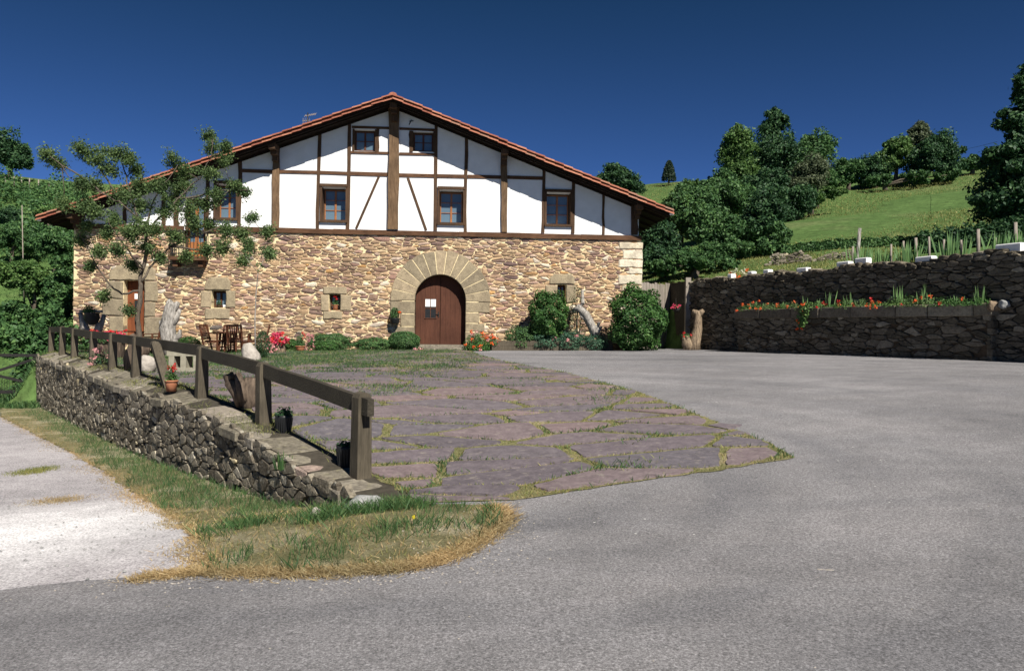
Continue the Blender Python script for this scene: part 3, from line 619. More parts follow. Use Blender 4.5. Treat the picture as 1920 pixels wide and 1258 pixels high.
for w_ in list(wins.values())+[(balc[0], balc[1], ZT, balc[3])]:
    a, b_, c_, d_ = w_; e = -.56
    for q in ([FW(a, c_, .02), FW(a, c_, e), FW(a, d_, e), FW(a, d_, .02)], [FW(b_, c_, .02), FW(b_, c_, e), FW(b_, d_, e), FW(b_, d_, .02)], [FW(a, c_, .02), FW(b_, c_, .02), FW(b_, c_, e), FW(a, c_, e)], [FW(a, d_, .02), FW(b_, d_, .02), FW(b_, d_, e), FW(a, d_, e)]): mb.add(q, [(0, 1, 2, 3)])
for u in (UL+.25, UR-.15): mb.add([FW(u, ZT, .02), FW(u, ZT, -DEPTH), FW(u, zsof(u)+.05, -DEPTH), FW(u, zsof(u)+.05, .02)], [(0, 1, 2, 3)])
mb.add([FW(UL+.25, ZT, -DEPTH), FW(UR-.15, ZT, -DEPTH), FW(UR-.15, zsof(UR-.15), -DEPTH), FW(UAx, ZAP, -DEPTH), FW(UL+.25, zsof(UL+.25), -DEPTH)], [(0, 1, 2, 3, 4)])
mb.build('plaster_wall', M['plaster'], house)
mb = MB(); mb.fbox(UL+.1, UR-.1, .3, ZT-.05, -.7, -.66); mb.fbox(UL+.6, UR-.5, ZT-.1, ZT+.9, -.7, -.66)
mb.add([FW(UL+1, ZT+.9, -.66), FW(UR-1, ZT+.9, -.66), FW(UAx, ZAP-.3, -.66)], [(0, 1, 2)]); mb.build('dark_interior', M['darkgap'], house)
# timber frame
mb = MB()
for i in range(9):
    a = UL+.05+(UR-UL-.1)*i/9; b_ = UL+.05+(UR-UL-.1)*(i+1)/9
    if b_ <= balc[0] or a >= balc[1]: mb.fbox(a, b_-.004, ZSILL0, ZSILL1, -.25, .09+random.uniform(-.004, .004), .012)
    else:
        if balc[0]-a > .1: mb.fbox(a, balc[0], ZSILL0, ZSILL1, -.25, .09, .01)
        if b_-balc[1] > .1: mb.fbox(balc[1], b_-.004, ZSILL0, ZSILL1, -.25, .09, .01)
mb.build('sill_beam', M['timberh'], house)
def stud(x0, y0, x1, y1, wpx, d=.05, name='timber_stud', m_='timber', pts=None):
    mb = MB(); a = fac(x0, y0); b_ = fac(x1, y1); wd = wpx/47.5/2
    n_ = 6; zt = min(a[1], zsof(a[0])+.02); V = []
    for k in range(n_):
        u_ = a[0]+(b_[0]-a[0])*k/(n_-1)+random.uniform(-.016, .016); z_ = zt+(b_[1]-zt)*k/(n_-1); w_ = wd*random.uniform(.88, 1.12)
        V += [FW(u_-w_, z_, d), FW(u_+w_, z_, d), FW(u_+w_, z_, -.08), FW(u_-w_, z_, -.08)]
    F = []
    for k in range(n_-1):
        for q in range(4): F.append((k*4+q, k*4+(q+1) % 4, k*4+4+(q+1) % 4, k*4+4+q))
    F += [(0, 1, 2, 3), tuple((n_-1)*4+q for q in (3, 2, 1, 0))]; mb.add(V, F)
    return mb.build(name, M[m_], house)
for a in ((451, 290, 449, 429, 6.5), (599.5, 240, 595, 430, 6), (656.5, 225, 652, 431, 6), (818.5, 225, 815.5, 433, 6), (875, 245, 872, 435, 6), (1020, 305, 1017.5, 437, 6), (1076, 330, 1074, 438.5, 6), (1132, 352, 1130.5, 440, 4.5),
          (390, 310, 389, 430, 7), (331, 340, 331, 428, 9), (308, 352, 307, 428, 7), (235, 378, 234, 427, 6)): stud(*a)
stud(708.5, 243, 708, 285, 5); stud(769.5, 246, 770, 286, 5)
stud(740, 180, 737, 431, 19.5, .16, 'timber_post', 'bigpost'); stud(519, 270, 517.5, 430, 11.5, .13, 'timber_post', 'bigpost'); stud(945, 280, 945, 436, 11, .13, 'timber_post', 'bigpost')
stud(1189, 370, 1189, 441, 13, .12, 'timber_post', 'timber'); stud(152, 395, 152, 427, 13, .12, 'timber_post', 'timber')
def hbeam(x0, y0, x1, y1, hpx, d=.055, name='timber_rail'):
    mb = MB(); a = fac(x0, y0); b_ = fac(x1, y1); h = hpx/47.5/2; n_ = max(2, int(abs(b_[0]-a[0])/.8))
    for k in range(n_):
        t0, t1 = k/n_, (k+1)/n_; p = [a[i]+(b_[i]-a[i])*t0 for i in (0, 1)]; q = [a[i]+(b_[i]-a[i])*t1 for i in (0, 1)]
        mb.hexa([FW(p[0], p[1]-h, d), FW(q[0], q[1]-h, d), FW(q[0], q[1]-h, -.05), FW(p[0], p[1]-h, -.05), FW(p[0], p[1]+h, d), FW(q[0], q[1]+h, d), FW(q[0], q[1]+h, -.05), FW(p[0], p[1]+h, -.05)])
    return mb.build(name, M['timberh'], house)
for a in ((454, 320.5, 511, 322.5, 6.5), (525, 322.5, 596, 324, 6), (600, 324, 653, 326, 6), (657, 326, 728, 328, 7), (748, 329, 815, 330.5, 6.5), (820, 330.5, 872, 331.5, 6.5), (877, 331.5, 939, 333, 6.5), (951, 333, 1017, 335, 6.5),
          (660, 239, 730, 241, 4.5), (749, 242, 816, 245, 4.5), (658, 286.5, 729, 288, 4.5), (749, 289, 816, 290.5, 4.5)): hbeam(*a)
for (x0, y0, x1, y1) in ((710.5, 332, 668, 429), (765, 334, 799, 432)):
    mb = MB(); a = fac(x0, y0); b_ = fac(x1, y1); p0 = np.array(FW(a[0], a[1], .0)); p1 = np.array(FW(b_[0], b_[1], .0)); mb.bar(p0, p1, .095, .09, up=FN); mb.build('brace', M['timber'], house)
# brackets, purlin ends
for (x, y, wpx, hh) in ((741, 204, 14, .5), (519, 281, 13, .42), (945, 291, 13, .42), (1192, 386, 12, .3), (150, 400, 12, .3)):
    u, z = fac(x, y); wd = wpx/47.5/2; zt = zsof(u)-.02; mb = MB()
    mb.fbox(u-wd*.9, u+wd*.9, zt-.22, zt, -.1, .85, .01); mb.fbox(u-wd*.8, u+wd*.8, zt-.36, zt-.225, -.1, .55, .01); mb.fbox(u-wd*.7, u+wd*.7, zt-.36-hh*.5, zt-.365, -.1, .36, .01)
    mb.build('roof_bracket', M['timber'], house)
# windows
def window(w_, rows, key, recess=.16, curtain=False, sashcol='orange', frame=True, name='window'):
    a, b_, c_, d_ = w_; mb = MB(); fw = .045; d = -recess
    mb.fbox(a+.004, a+fw, c_+.004, d_-.004, d-.06, d+.03); mb.fbox(b_-fw, b_-.004, c_+.004, d_-.004, d-.06, d+.03); mb.fbox(a+fw, b_-fw, d_-fw, d_-.004, d-.06, d+.03); mb.fbox(a+fw, b_-fw, c_+.004, c_+fw, d-.06, d+.03)
    win = mb.build(name, M['timber'] if frame else M['iron'], house)
    mb = MB(); um = (a+b_)/2; s = .032; ia, ib, ic, id_ = a+fw+.002, b_-fw-.002, c_+fw+.002, d_-fw-.002
    for x0, x1 in ((ia, um-.003), (um+.003, ib)):
        mb.fbox(x0, x0+s, ic, id_, d-.05, d+.01); mb.fbox(x1-s, x1, ic, id_, d-.05, d+.01); mb.fbox(x0+s, x1-s, ic, ic+s, d-.05, d+.008); mb.fbox(x0+s, x1-s, id_-s, id_, d-.05, d+.008)
        for r in range(1, rows): zz = ic+(id_-ic)*r/rows; mb.fbox(x0+s, x1-s, zz-.010, zz+.010, d-.045, d+.004)
    mb.build('frame', M[sashcol], win)
    mb = MB(); mb.fbox(ia+.02, ib-.02, ic+.02, id_-.02, d-.035, d-.028); mb.build('pane', M['glass'], win)
    return win
for k in ('w1', 'w2'):
    win = window(wins[k], 2, k, .16, sashcol='garden'); a, b_, c_, d_ = wins[k]
    for x0, x1 in ((a-.06, a+.012), (b_-.012, b_+.06)): mb = MB(); mb.fbox(x0, x1, c_-.02, d_+.02, -.15, .06); mb.build('jamb', M['timber'], win)
for k in ('w3', 'w4', 'w5', 'w6'):
    win = window(wins[k], 3, k, .46)
    a, b_, c_, d_ = wins[k]; mb = MB(); mb.fbox(a-.06, b_+.06, d_+.002, d_+.11, -.1, .10); mb.build('lintel', M['timber'], win)
    mb = MB(); mb.fbox(a-.06, b_+.06, c_-.10, c_-.002, -.1, .12); mb.build('sill', M['timber'], win)
    mb = MB(); mb.fbox(a-.055, a+.014, c_+.003, d_-.003, -.42, .075); mb.build('jamb', M['timber'], win)
    mb = MB(); mb.fbox(b_-.014, b_+.055, c_+.003, d_-.003, -.42, .075); mb.build('jamb', M['timber'], win)
for o_, kk in ((O_w1, 1), (O_w2, 1), (O_w3, 1)): window(o_, 1, '', .3, sashcol='garden')
# balcony door + balcony
a, b_, c_, d_ = balc; c_ = O_balc[2]
mb = MB(); mb.fbox(a+.004, a+.08, c_, d_-.004, -.3, -.15); mb.fbox(b_-.08, b_-.004, c_, d_-.004, -.3, -.15); mb.fbox(a+.08, b_-.08, d_-.09, d_-.004, -.3, -.15)
bd = mb.build('balcony_door', M['timber'], house)
mb = MB(); um = (a+b_)/2
for x0, x1 in ((a+.085, um-.004), (um+.004, b_-.085)):
    mb.fbox(x0, x0+.06, c_+.02, d_-.1, -.26, -.2); mb.fbox(x1-.06, x1, c_+.02, d_-.1, -.26, -.2); mb.fbox(x0+.06, x1-.06, c_+.02, c_+.6, -.26, -.205); mb.fbox(x0+.06, x1-.06, d_-.17, d_-.1, -.26, -.205); mb.fbox(x0+.06, x1-.06, c_+1.2, c_+1.25, -.26, -.205)
mb.build('frame', M['orange'], bd)
mb = MB(); mb.fbox(a+.1, b_-.1, c_+.6, d_-.12, -.25, -.235); mb.build('pane', M['glass'], bd)
ba, bb, _, _ = px_rect(326, 430, 392, 480)
mb = MB(); mb.fbox(ba, bb, c_-.16, c_-.02, -.05, .55, .01); mb.fbox(ba+.1, ba+.28, c_-.4, c_-.165, -.05, .4); mb.fbox(bb-.28, bb-.1, c_-.4, c_-.165, -.05, .4); bal = mb.build('balcony', M['timberh'], house)
mb = MB()
P = [FW(ba+.03, 0, .02), FW(ba+.03, 0, .5), FW(bb-.03, 0, .5), FW(bb-.03, 0, .02)]
for i in range(3):
    p, q = np.array(P[i]), np.array(P[i+1])
    for zz in (c_+.95, c_+.08): mb.bar([p[0], p[1], zz], [q[0], q[1], zz], .035, .035)
    n_ = int(np.linalg.norm(q-p)/.12)
    for k in range(n_+1): r_ = p+(q-p)*k/n_; mb.bar([r_[0], r_[1], c_-.02], [r_[0], r_[1], c_+.95], .018, .018, up=(0, 1, 0))
mb.build('balcony_railing', M['iron'], bal)
# main door
mb = MB(); dd = -.34
def archleaf(u0, u1, zb, d, th):
    pts = [(u0, zb), (u1, zb)]; us_ = np.linspace(u1, u0, 12)
    for u in us_: pts.append((u, zsp+math.sqrt(max(0, (r_in-.02)**2-(u-ac_u)**2))))
    n = len(pts); V = [FW(a, b_, d) for a, b_ in pts]+[FW(a, b_, d-th) for a, b_ in pts]
    return V, [tuple(range(n)), tuple(range(2*n-1, n-1, -1))]+[(i, (i+1) % n, n+(i+1) % n, n+i) for i in range(n)]
ZD = O_main[2]+.19
uw0, uw1, zw0, zw1 = px_rect(796.5, 560, 817, 596)
doorm = None
for k, (u0, u1) in enumerate(((ac_u-r_in+.02, ac_u-.008), (ac_u+.008, ac_u+r_in-.02))):
    mb = MB(); n_ = 5
    for q in range(n_):
        x0 = u0+(u1-u0)*q/n_; x1 = u0+(u1-u0)*(q+1)/n_-.004
        V, F = archleaf(x0, x1, ZD, dd+random.uniform(-.0015, .0015), .05); mb.add(V, F)
    lf = mb.build('door', M['door'], house)
    if k == 0:
        m2 = MB(); e = dd+.004; uc = (uw0+uw1)/2; zc = (zw0+zw1)/2
        for q in ((uw0-.03, uw0, zw0-.03, zw1+.03), (uw1, uw1+.03, zw0-.03, zw1+.03), (uw0, uw1, zw1, zw1+.03), (uw0, uw1, zw0-.03, zw0), (uc-.012, uc+.012, zw0, zw1), (uw0, uc-.012, zc-.012, zc+.012), (uc+.012, uw1, zc-.012, zc+.012)): m2.fbox(*q, e, e+.02)
        m2.build('window_grille', M['garden'], lf)
        m2 = MB(); m2.fbox(uw0, uw1, zw0, zc+.07, e, e+.006); m2.build('pane', M['black'], lf)
        m2 = MB(); m2.fbox(uw0+.005, uc-.014, zc+.075, zw1-.005, e, e+.008); m2.fbox(uc+.014, uw1-.005, zc+.075, zw1-.005, e, e+.008); m2.build('notice', M['paper'], lf)
        hu, hz_ = fac(822, 589); m2 = MB(); m2.fbox(hu-.02, hu+.02, hz_-.12, hz_+.1, e, e+.012); m2.fbox(hu-.1, hu+.01, hz_-.015, hz_+.015, e+.03, e+.05); m2.fbox(hu-.01, hu+.01, hz_-.014, hz_+.014, e+.012, e+.03); m2.build('handle', M['iron'], lf)
mb = MB(); mb.fbox(ac_u-r_in-.08, ac_u+r_in+.05, O_main[2]-.25, O_main[2]+.185, -.5, .12, .01); mb.fbox(ac_u-r_in-.16, ac_u+r_in+.12, O_main[2]-.25, O_main[2]+.105, .122, .45, .012); mb.build('doorstep', M['capstone'], house)
mb = MB(); a, b_, c_, d_ = O_left
for q in range(5): mb.fbox(a+.01+(b_-a-.02)*q/5, a+.01+(b_-a-.02)*(q+1)/5-.004, c_-.1, d_-.01, -.38, -.32+random.uniform(-.002, .002))
ld = mb.build('door', M['doorl'], house); nu0, nu1, nz0, nz1 = px_rect(246, 550, 258, 560)
m2 = MB(); m2.fbox(nu0, nu1, nz0, nz1, -.318, -.31); m2.build('notice', M['paper'], ld)
m2 = MB(); m2.fbox(nu0, nu1, nz0-.55, nz0-.06, -.318, -.312); m2.build('pane', M['black'], ld)
# roof
mb = MB(); TH_R = .10; u_l = fac(75, 405, OV)[0]; u_r = fac(1258, 388, OV)[0]
def slab(mb, u0, u1, z0, z1, d0, d1, th): mb.hexa([FW(u0, z0, d1), FW(u1, z1, d1), FW(u1, z1, d0), FW(u0, z0, d0), FW(u0, z0+th, d1), FW(u1, z1+th, d1), FW(u1, z1+th, d0), FW(u0, z0+th, d0)])
slab(mb, u_l, UAx-.001, zsof(u_l), ZAP, -DEPTH-.5, OV-.1, TH_R); slab(mb, UAx+.001, u_r, ZAP, zsof(u_r), -DEPTH-.5, OV-.1, TH_R)
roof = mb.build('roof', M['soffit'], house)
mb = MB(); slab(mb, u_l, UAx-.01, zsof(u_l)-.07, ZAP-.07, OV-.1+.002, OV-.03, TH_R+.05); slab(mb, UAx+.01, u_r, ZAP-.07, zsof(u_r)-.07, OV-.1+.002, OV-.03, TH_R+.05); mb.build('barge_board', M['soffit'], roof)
mb = MB(); k = 0
d = .7
while d > -6:
    for u0, u1 in ((u_l, UAx), (UAx, u_r)):
        z0 = zsof(u0)-.085; z1 = zsof(u1)-.085; slab(mb, u0, u1, z0, z1, d-.09, d, .083)
    d -= .62 if d > .3 else 1.1
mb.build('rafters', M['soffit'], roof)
tiles = MB()
def tile(mb, u0, u1, side, d, r, lift, jw):     # half-round tile running down the slope between u0 and u1
    n = 6; V = []
    for (u, rr_, l) in ((u0, r*.88, lift), (u1, r, lift+.018)):
        zb = zsof(u)+TH_R+l
        for q in range(n+1): an = math.pi*q/n; V.append(FW(u, zb+rr_*.62*math.sin(an)+jw, d+rr_*math.cos(an)))
    for (u, rr_, l) in ((u0, r*.88-.016, lift), (u1, r-.016, lift+.018)):
        zb = zsof(u)+TH_R+l
        for q in range(n+1): an = math.pi*q/n; V.append(FW(u, zb+rr_*.62*math.sin(an)+jw, d+rr_*math.cos(an)))
    m_ = n+1; F = []
    for q in range(n): F += [(q, q+1, m_+q+1, m_+q), (2*m_+q, 3*m_+q, 3*m_+q+1, 2*m_+q+1), (m_+q, m_+q+1, 3*m_+q+1, 3*m_+q)]
    F += [(0, m_, 3*m_, 2*m_), (n, 2*m_+n, 3*m_+n, m_+n)]
    mb.add(V, F, False)
for side in (-1, 1):
    ue = u_l-.05 if side < 0 else u_r+.05; Ls = abs(ue-UAx); nt_ = int(Ls/.36)
    for row in range(8):
        d = OV-.08-row*.24
        for k in range(nt_):
            a = UAx+side*(Ls*k/nt_); b_ = UAx+side*(Ls*(k+1)/nt_+.05)
            tile(tiles, a, b_, side, d+random.uniform(-.012, .012), .13, .02, random.uniform(-.006, .012))
            if row == 0: tile(tiles, a, b_, side, OV+.0+random.uniform(-.015, .015), .15, -.09+random.uniform(-.012, .012), 0); tile(tiles, a, b_, side, OV-.03+random.uniform(-.01, .01), .15, .06+random.uniform(-.01, .01), 0)
    slab(tiles, *( (u_l, UAx-.002) if side < 0 else (UAx+.002, u_r)), *( (zsof(u_l)+TH_R+.003, ZAP+TH_R+.003) if side < 0 else (ZAP+TH_R+.003, zsof(u_r)+TH_R+.003)), -DEPTH-.55, OV-.02, .03)
    # corrugated rest
    us_ = np.array([UAx, ue]); ds = np.arange(OV-.08-8*.24, -DEPTH-.5, -.06)
    V = []; 
    for u in us_:
        for q, d in enumerate(ds): V.append(FW(u, zsof(u)+TH_R+.04+.07*abs(math.cos(math.pi*(d-ds[0])/.24)), d))
    n = len(ds); tiles.add(V, [(i, i+1, n+i+1, n+i) for i in range(n-1)], False)
tl = tiles.build('roof_tiles', M['tile'], roof)
mb = MB(); d = OV+.02
while d > -DEPTH:
    V = []; n = 7
    for (dd_, r) in ((d, .17), (d-.40, .15)):
        for q in range(n+1): an = math.pi*q/n; V.append(FW(UAx+r*math.cos(an), ZAP+TH_R+.05+r*.85*math.sin(an), dd_))
    mb.add(V, [(q, q+1, n+2+q, n+1+q) for q in range(n)]+[tuple(range(n+1))], False); d -= .36
mb.build('ridge_tiles', M['tile'], roof)
# eave gutter ends (pale mortar spots at the eaves)
for ue in (u_l-.03, u_r+.03):
    mb = MB(); mb.bar(FW(ue, zsof(ue)+.04, OV), FW(ue, zsof(ue)+.04, -DEPTH), .09, .09); mb.build('eave_gutter', M['white'] if False else M['iron'], roof)
    mb = MB(); mb.rock(FW(ue, zsof(ue)+.05, OV+.01), (.07, .05, .06), seed=3); mb.build('verge_mortar', M['white'], roof)
# ornament on plaster
u, z = fac(770, 230); mb = MB(); p = np.array(FW(u, z, .045))
mb.bar(p+[-.06, 0, -.1], p+[.03, 0, .09], .03, .025); mb.bar(p+[-.05, 0, .03], p+[.11, 0, .05], .03, .025); mb.bar(p+[0, .06, 0], p, .02, .02); mb.build('iron_ornament', M['iron'], house)
# antenna
u, z = fac(577, 226, 0); bp = np.array(FW(u, zsof(u)+TH_R+.22, 0)); ant = thing('roof_antenna', 'small grey aerial standing on the left roof slope', 'antenna', bp)
mb = MB(); mb.tube([bp+[0, 0, -.4], bp+[0, 0, .62]], .022, 6); mb.build('mast', M['iron'], ant)
mb = MB(); mb.bar(bp+[-.12, 0, .5], bp+[.32, 0, .58], .02, .02)
for k in range(6): q = bp+np.array([-.1+.08*k, 0, .505+.014*k]); mb.bar(q+[0, -.12, -.08], q+[0, .12, .08], .012, .012)
mb.bar(bp+[-.2, 0, .3], bp+[.1, 0, .33], .02, .02)
for k in range(4): q = bp+np.array([-.18+.08*k, 0, .3]); mb.bar(q+[0, 0, -.12], q+[0, 0, .12], .012, .012, up=(0, 1, 0))
mb.build('aerial_bars', M['greywood'], ant)

ORD = ['leftmost']+[q+' from left' for q in 'second third fourth fifth sixth seventh eighth ninth tenth eleventh twelfth thirteenth fourteenth fifteenth sixteenth seventeenth'.split()]
# ---------------- vegetation helpers ----------------
def rhomb(C, T, S):          # centres, half-length vectors, half-width vectors -> quads
    n = len(C); V = np.stack([C-T, C+S-.15*T, C+T, C-S-.15*T], 1).reshape(-1, 3); return V, np.arange(n*4).reshape(n, 4)
def unit(v): return v/(np.linalg.norm(v, axis=-1, keepdims=True)+1e-9)
def leaves(P, Nrm, size, asp=.55, rnd=.9):
    n = len(P); nn = unit(Nrm+rng.normal(size=(n, 3))*rnd); a = unit(np.cross(nn, rng.normal(size=(n, 3)))); b = np.cross(nn, a)
    s = size*rng.uniform(.6, 1.3, (n, 1)); return rhomb(P, a*s*.5, b*s*.5*asp)
def join(parts):
    V = []; F = []; k = 0
    for v, f in parts: V.append(v); F.append(f+k); k += len(v)
    return np.concatenate(V), np.concatenate(F)
def clump(c, r, n, size, shell=.55, squash=1.):
    d = unit(rng.normal(size=(n, 3))); rad = r*(shell+(1-shell)*rng.random((n, 1))**.6)*(1+.18*rng.normal(size=(n, 1)))
    P = c+d*rad*np.array([1, 1, squash]); return leaves(P, d*.9+np.array([0, 0, .35]), size)
def crown(ells, D, nleaf, size, kclump=26, cr=.30):
    kclump = int(kclump*2.0); cr *= 1.1; nleaf = int(nleaf*2.4)     # ells in photo pixels: (x, y, rx, ry[, dD])
    parts = []; tot = sum(e[2]*e[3] for e in ells)
    for e in ells:
        Dq = D+(e[4] if len(e) > 4 else 0); c = pt(e[0], e[1], Dq); rx = e[2]*Dq/FPX; rz = e[3]*Dq/FPX; ry = rx*.9
        k = max(5, int(kclump*(e[2]*e[3]/tot)**.5)); nl = int(nleaf*e[2]*e[3]/tot)
        for _ in range(k):
            d = unit(rng.normal(size=3)); q = rng.uniform(.3, .86); R = min(rx, rz)*cr*rng.uniform(.5, 1.5)
            cc = c+d*np.array([rx, ry, rz])*q; parts.append(clump(cc, R, max(20, nl//k), size, .5, .8))
    return join(parts)
def tree(name, label, px, D, ells, nleaf, size, m_, group=None, kclump=26, cr=.30, trunk_r=.22, cat='tree'):
    base = at(px, D, -.1); t_ = thing(name, label, cat, base, group)
    V, F = crown(ells, D, nleaf, size, kclump, cr); mkobj('crown', V, F, M[m_], t_)
    mb = MB(); e = ells[0]; top = pt(e[0], e[1]-e[3]*.35, D+(e[4] if len(e) > 4 else 0)); mid = (base+top)/2+np.array([.15, 0, 0])
    mb.tube([base, base+(mid-base)*.5, mid, top], [trunk_r*1.3, trunk_r, trunk_r*.75, trunk_r*.25], 8, wob=.08)
    for e in ells[1:]:
        q = pt(e[0], e[1], D+(e[4] if len(e) > 4 else 0)); mb.tube([base+(top-base)*.35, (mid+q)/2+np.array([0, 0, .1]), q], [trunk_r*.55, trunk_r*.4, trunk_r*.12], 6)
    mb.build('trunk', M['bark'], t_); return t_
def shrub(label, px, ytop, hw, D, m_='shrub', n=9000, size=.06, base=None, name='round_shrub', group=None, cat='shrub', fl=None, squash=1., bump_=.12, ybase=None):
    b = at(px, D) if base is None else np.array(base, float); top = pt(px, ytop, D); h = max(.15, top[2]-b[2]); rx = hw*D/FPX
    t_ = thing(name, label, cat, b, group); k = 60; c = b+np.array([0, 0, h*.5]); parts = []
    d = unit(rng.normal(size=(n, 3))); ph = rng.uniform(0, 6, 6)
    lump = 1+bump_*(np.sin(d[:, 0]*6+ph[0])*np.sin(d[:, 2]*7+ph[1])+.7*np.sin(d[:, 1]*9+ph[2]+d[:, 2]*8))
    rad = (.72+.3*rng.random(n)**.5)*lump; P = c+d*rad[:, None]*np.array([rx, rx*.85, h*.52]); P[:, 2] = np.maximum(P[:, 2], b[2]+.01)
    V, F = leaves(P, d*1.1+np.array([0, 0, .5]), size, .5, .9); mkobj('foliage', V, F, M[m_], t_)
    mb = MB()
    for _ in range(6): a = random.uniform(0, 6.28); mb.tube([b+[0, 0, -.05], b+[rx*.3*math.cos(a), rx*.3*math.sin(a), h*.4], c+[rx*.6*math.cos(a), rx*.6*math.sin(a), h*.2]], [.025, .018, .008], 5)
    mb.build('stem', M['bark'], t_)
    if fl:
        for mm, nf, s_ in fl:
            dd = unit(rng.normal(size=(nf, 3))); dd[:, 1] = -np.abs(dd[:, 1]); dd[:, 2] = np.abs(dd[:, 2])*.9-.15
            Pf = c+dd*np.array([rx, rx*.88, h*.54])*1.04; pr = []
            for q in Pf: pr.append(leaves(q+rng.normal(size=(14, 3))*s_*.35, np.tile([0, -1, .5], (14, 1)), s_*.6, .9, .8))
            V, F = join(pr); mkobj('blossoms', V, F, M[mm], t_)
    return t_
def blades(P, h, w, lean=.35, hv=.5):
    n = len(P); a = rng.uniform(0, 2*np.pi, n); hh = h*rng.uniform(1-hv, 1+hv, n); L_ = lean*hh*rng.random(n)*1.5
    T = np.stack([np.cos(a)*L_, np.sin(a)*L_, hh], 1)*.5; b = rng.uniform(0, 2*np.pi, n); S = np.stack([np.cos(b), np.sin(b), 0*b], 1)*w*.5
    C = P+T; V = np.stack([C-T-S*.6, C-T+S*.6, C+S*.8+T*.1, C+T*np.array([1.2, 1.2, 1.]), ], 1).reshape(-1, 3); return V, np.arange(n*4).reshape(n, 4)
def vnoise(x, y, s, seed):
    r = np.random.default_rng(seed); o = 0
    for k in range(5):
        a = r.uniform(0, 6.28); f = s*r.uniform(.6, 1.9); o = o+np.sin((x*math.cos(a)+y*math.sin(a))*f+r.uniform(0, 6))*(1+.0*k)
    return o/2.6
def scatter(poly, n):
    P = np.array(poly); x0, y0 = P.min(0); x1, y1 = P.max(0); X_ = rng.uniform(x0, x1, n); Y_ = rng.uniform(y0, y1, n); ok = inside([tuple(p) for p in poly], X_, Y_); return X_[ok], Y_[ok]
def stuff(name, x, y, z, h, w, m_, label, cat, lean=.35):
    V, F = blades(np.stack([x, y, z], 1), h, w, lean); return mkobj(name, V, F, M[m_], None, (0, 0, 0), kind='stuff', label=label, cat=cat)

def swordplant(name, label, base, h, n=40, spread=.18, m_='iris', group=None, w_=.03, cat='plant'):
    base = np.array(base, float); P = base+np.stack([rng.normal(size=n)*spread*.5, rng.normal(size=n)*spread*.4, 0*np.ones(n)], 1)
    a = rng.uniform(0, 2*np.pi, n); hh = h*rng.uniform(.55, 1.05, n); T = np.stack([np.cos(a)*hh*.14*rng.random(n), np.sin(a)*hh*.14*rng.random(n), hh], 1)*.5
    T[:, :2] += (P-base)[:, :2]*.22
    S = np.stack([np.cos(a), np.sin(a)*.3, 0*a], 1)*w_*.5; C = P+T; V = np.stack([C-T-S, C-T+S, C+S+T*.2, C+T, C-S+T*.2], 1).reshape(-1, 3)
    F = [tuple(range(i*5, i*5+5)) for i in range(n)]; return mkobj(name, V, F, M[m_], None, base, label=label, cat=cat, group=group)
# ---------------- left boundary wall ----------------
def wtop(s): return float(np.interp(s, [-1.1, -.73, .06, 1.42, 2.1, 4.23, 5.88, 9.09, 15, 21.9], [-.0, .0, .05, .20, .27, .38, .42, .42, .54, .64]))
def wbot(s): return float(np.interp(s, [-1.1, -.7, .8, 2.4, 4.5, 8, 14, 21.9], [-.06, -.15, -.42, -.55, -.66, -.82, -.95, -1.02]))
def ctop(s_, o_): w_ = wtop(s_); return w_+max(0, min(1.1, (.45-o_)/.5))*max(0, float(np.interp(s_, fz_s, fz_z))+.035-w_)
def lmap(a, b_, d): p = fl(a, .45+d); return (p[0], p[1], b_)
lw = thing('field_wall', 'grey lichened dry stone wall beside the lane carrying the timber fence', 'stone wall', (*fl(10, .3), -.9))
mb = MB(); cells = voro(-1.0, 21.9, -1.1, .66, .20, .088, .46, .27, 31, .22)
stones(mb, cells, lmap, .0055, .034, lambda cx, cy, p: wbot(cx)-.1 < cy < wtop(cx)-.0, None, .90, .006, ck=.10, smooth=False, tilt=.55)
cells = voro(-.2, .5, -1.1, .7, .2, .12, .4, .2, 32)
stones(mb, cells, lambda a, b_, d: (*(fl(21.86+d, a)), b_), .009, .05, lambda cx, cy, p: cy < .6, None, .82, .008)
mb.build('wall_stones', M['wallstone'], lw)
mb = MB(); ss = np.linspace(-1.05, 21.85, 90)
for i in range(len(ss)-1):
    a, b_ = ss[i], ss[i+1]
    mb.add([lmap(a, wbot(a)-.2, -.01), lmap(b_, wbot(b_)-.2, -.01), lmap(b_, wtop(b_)-.02, -.01), lmap(a, wtop(a)-.02, -.01)], [(0, 1, 2, 3)])
    mb.add([lmap(a, wtop(a)-.03, -.01), lmap(b_, wtop(b_)-.03, -.01), (*fl(b_, -.12), ctop(b_, -.12)-.01), (*fl(a, -.12), ctop(a, -.12)-.01)], [(0, 1, 2, 3)])
mb.add([(*fl(21.85, .44), -1.2), (*fl(21.85, -.1), -1.2), (*fl(21.85, -.1), .7), (*fl(21.85, .44), .62)], [(0, 1, 2, 3)])
mb.build('wall_core', M['darkgap'], lw)
mb = MB(); s = -.55; k = 0
while s < 21.8:
    ln = random.uniform(.4, .95)*(1 if s > 1 else .7); s1 = min(s+ln, 21.85); th = random.uniform(.045, .07); zo = random.uniform(-.035, .0)
    def cm(a, b_, d, zo=zo, th=th): p = fl(a, b_); zz = ctop(a, b_)+zo; return (p[0], p[1], zz-th+d)
    o0 = .47+random.uniform(-.05, .06); o1 = -.12+random.uniform(-.08, .08)
    if random.random() < .35: om = random.uniform(.1, .25); rects = [(o0, om+.015), (om-.015, o1)]
    else: rects = [(o0, o1)]
    for a, b_ in rects:
        blockstone(mb, [(s+.012, b_), (s1-.012, b_+random.uniform(-.05, .05)), (s1-.012-random.uniform(0, .05), a+random.uniform(-.04, .04)), (s+.012+random.uniform(0, .05), a)], -.06, th+random.uniform(-.01, .015), cm, .018, .014)
    s = s1
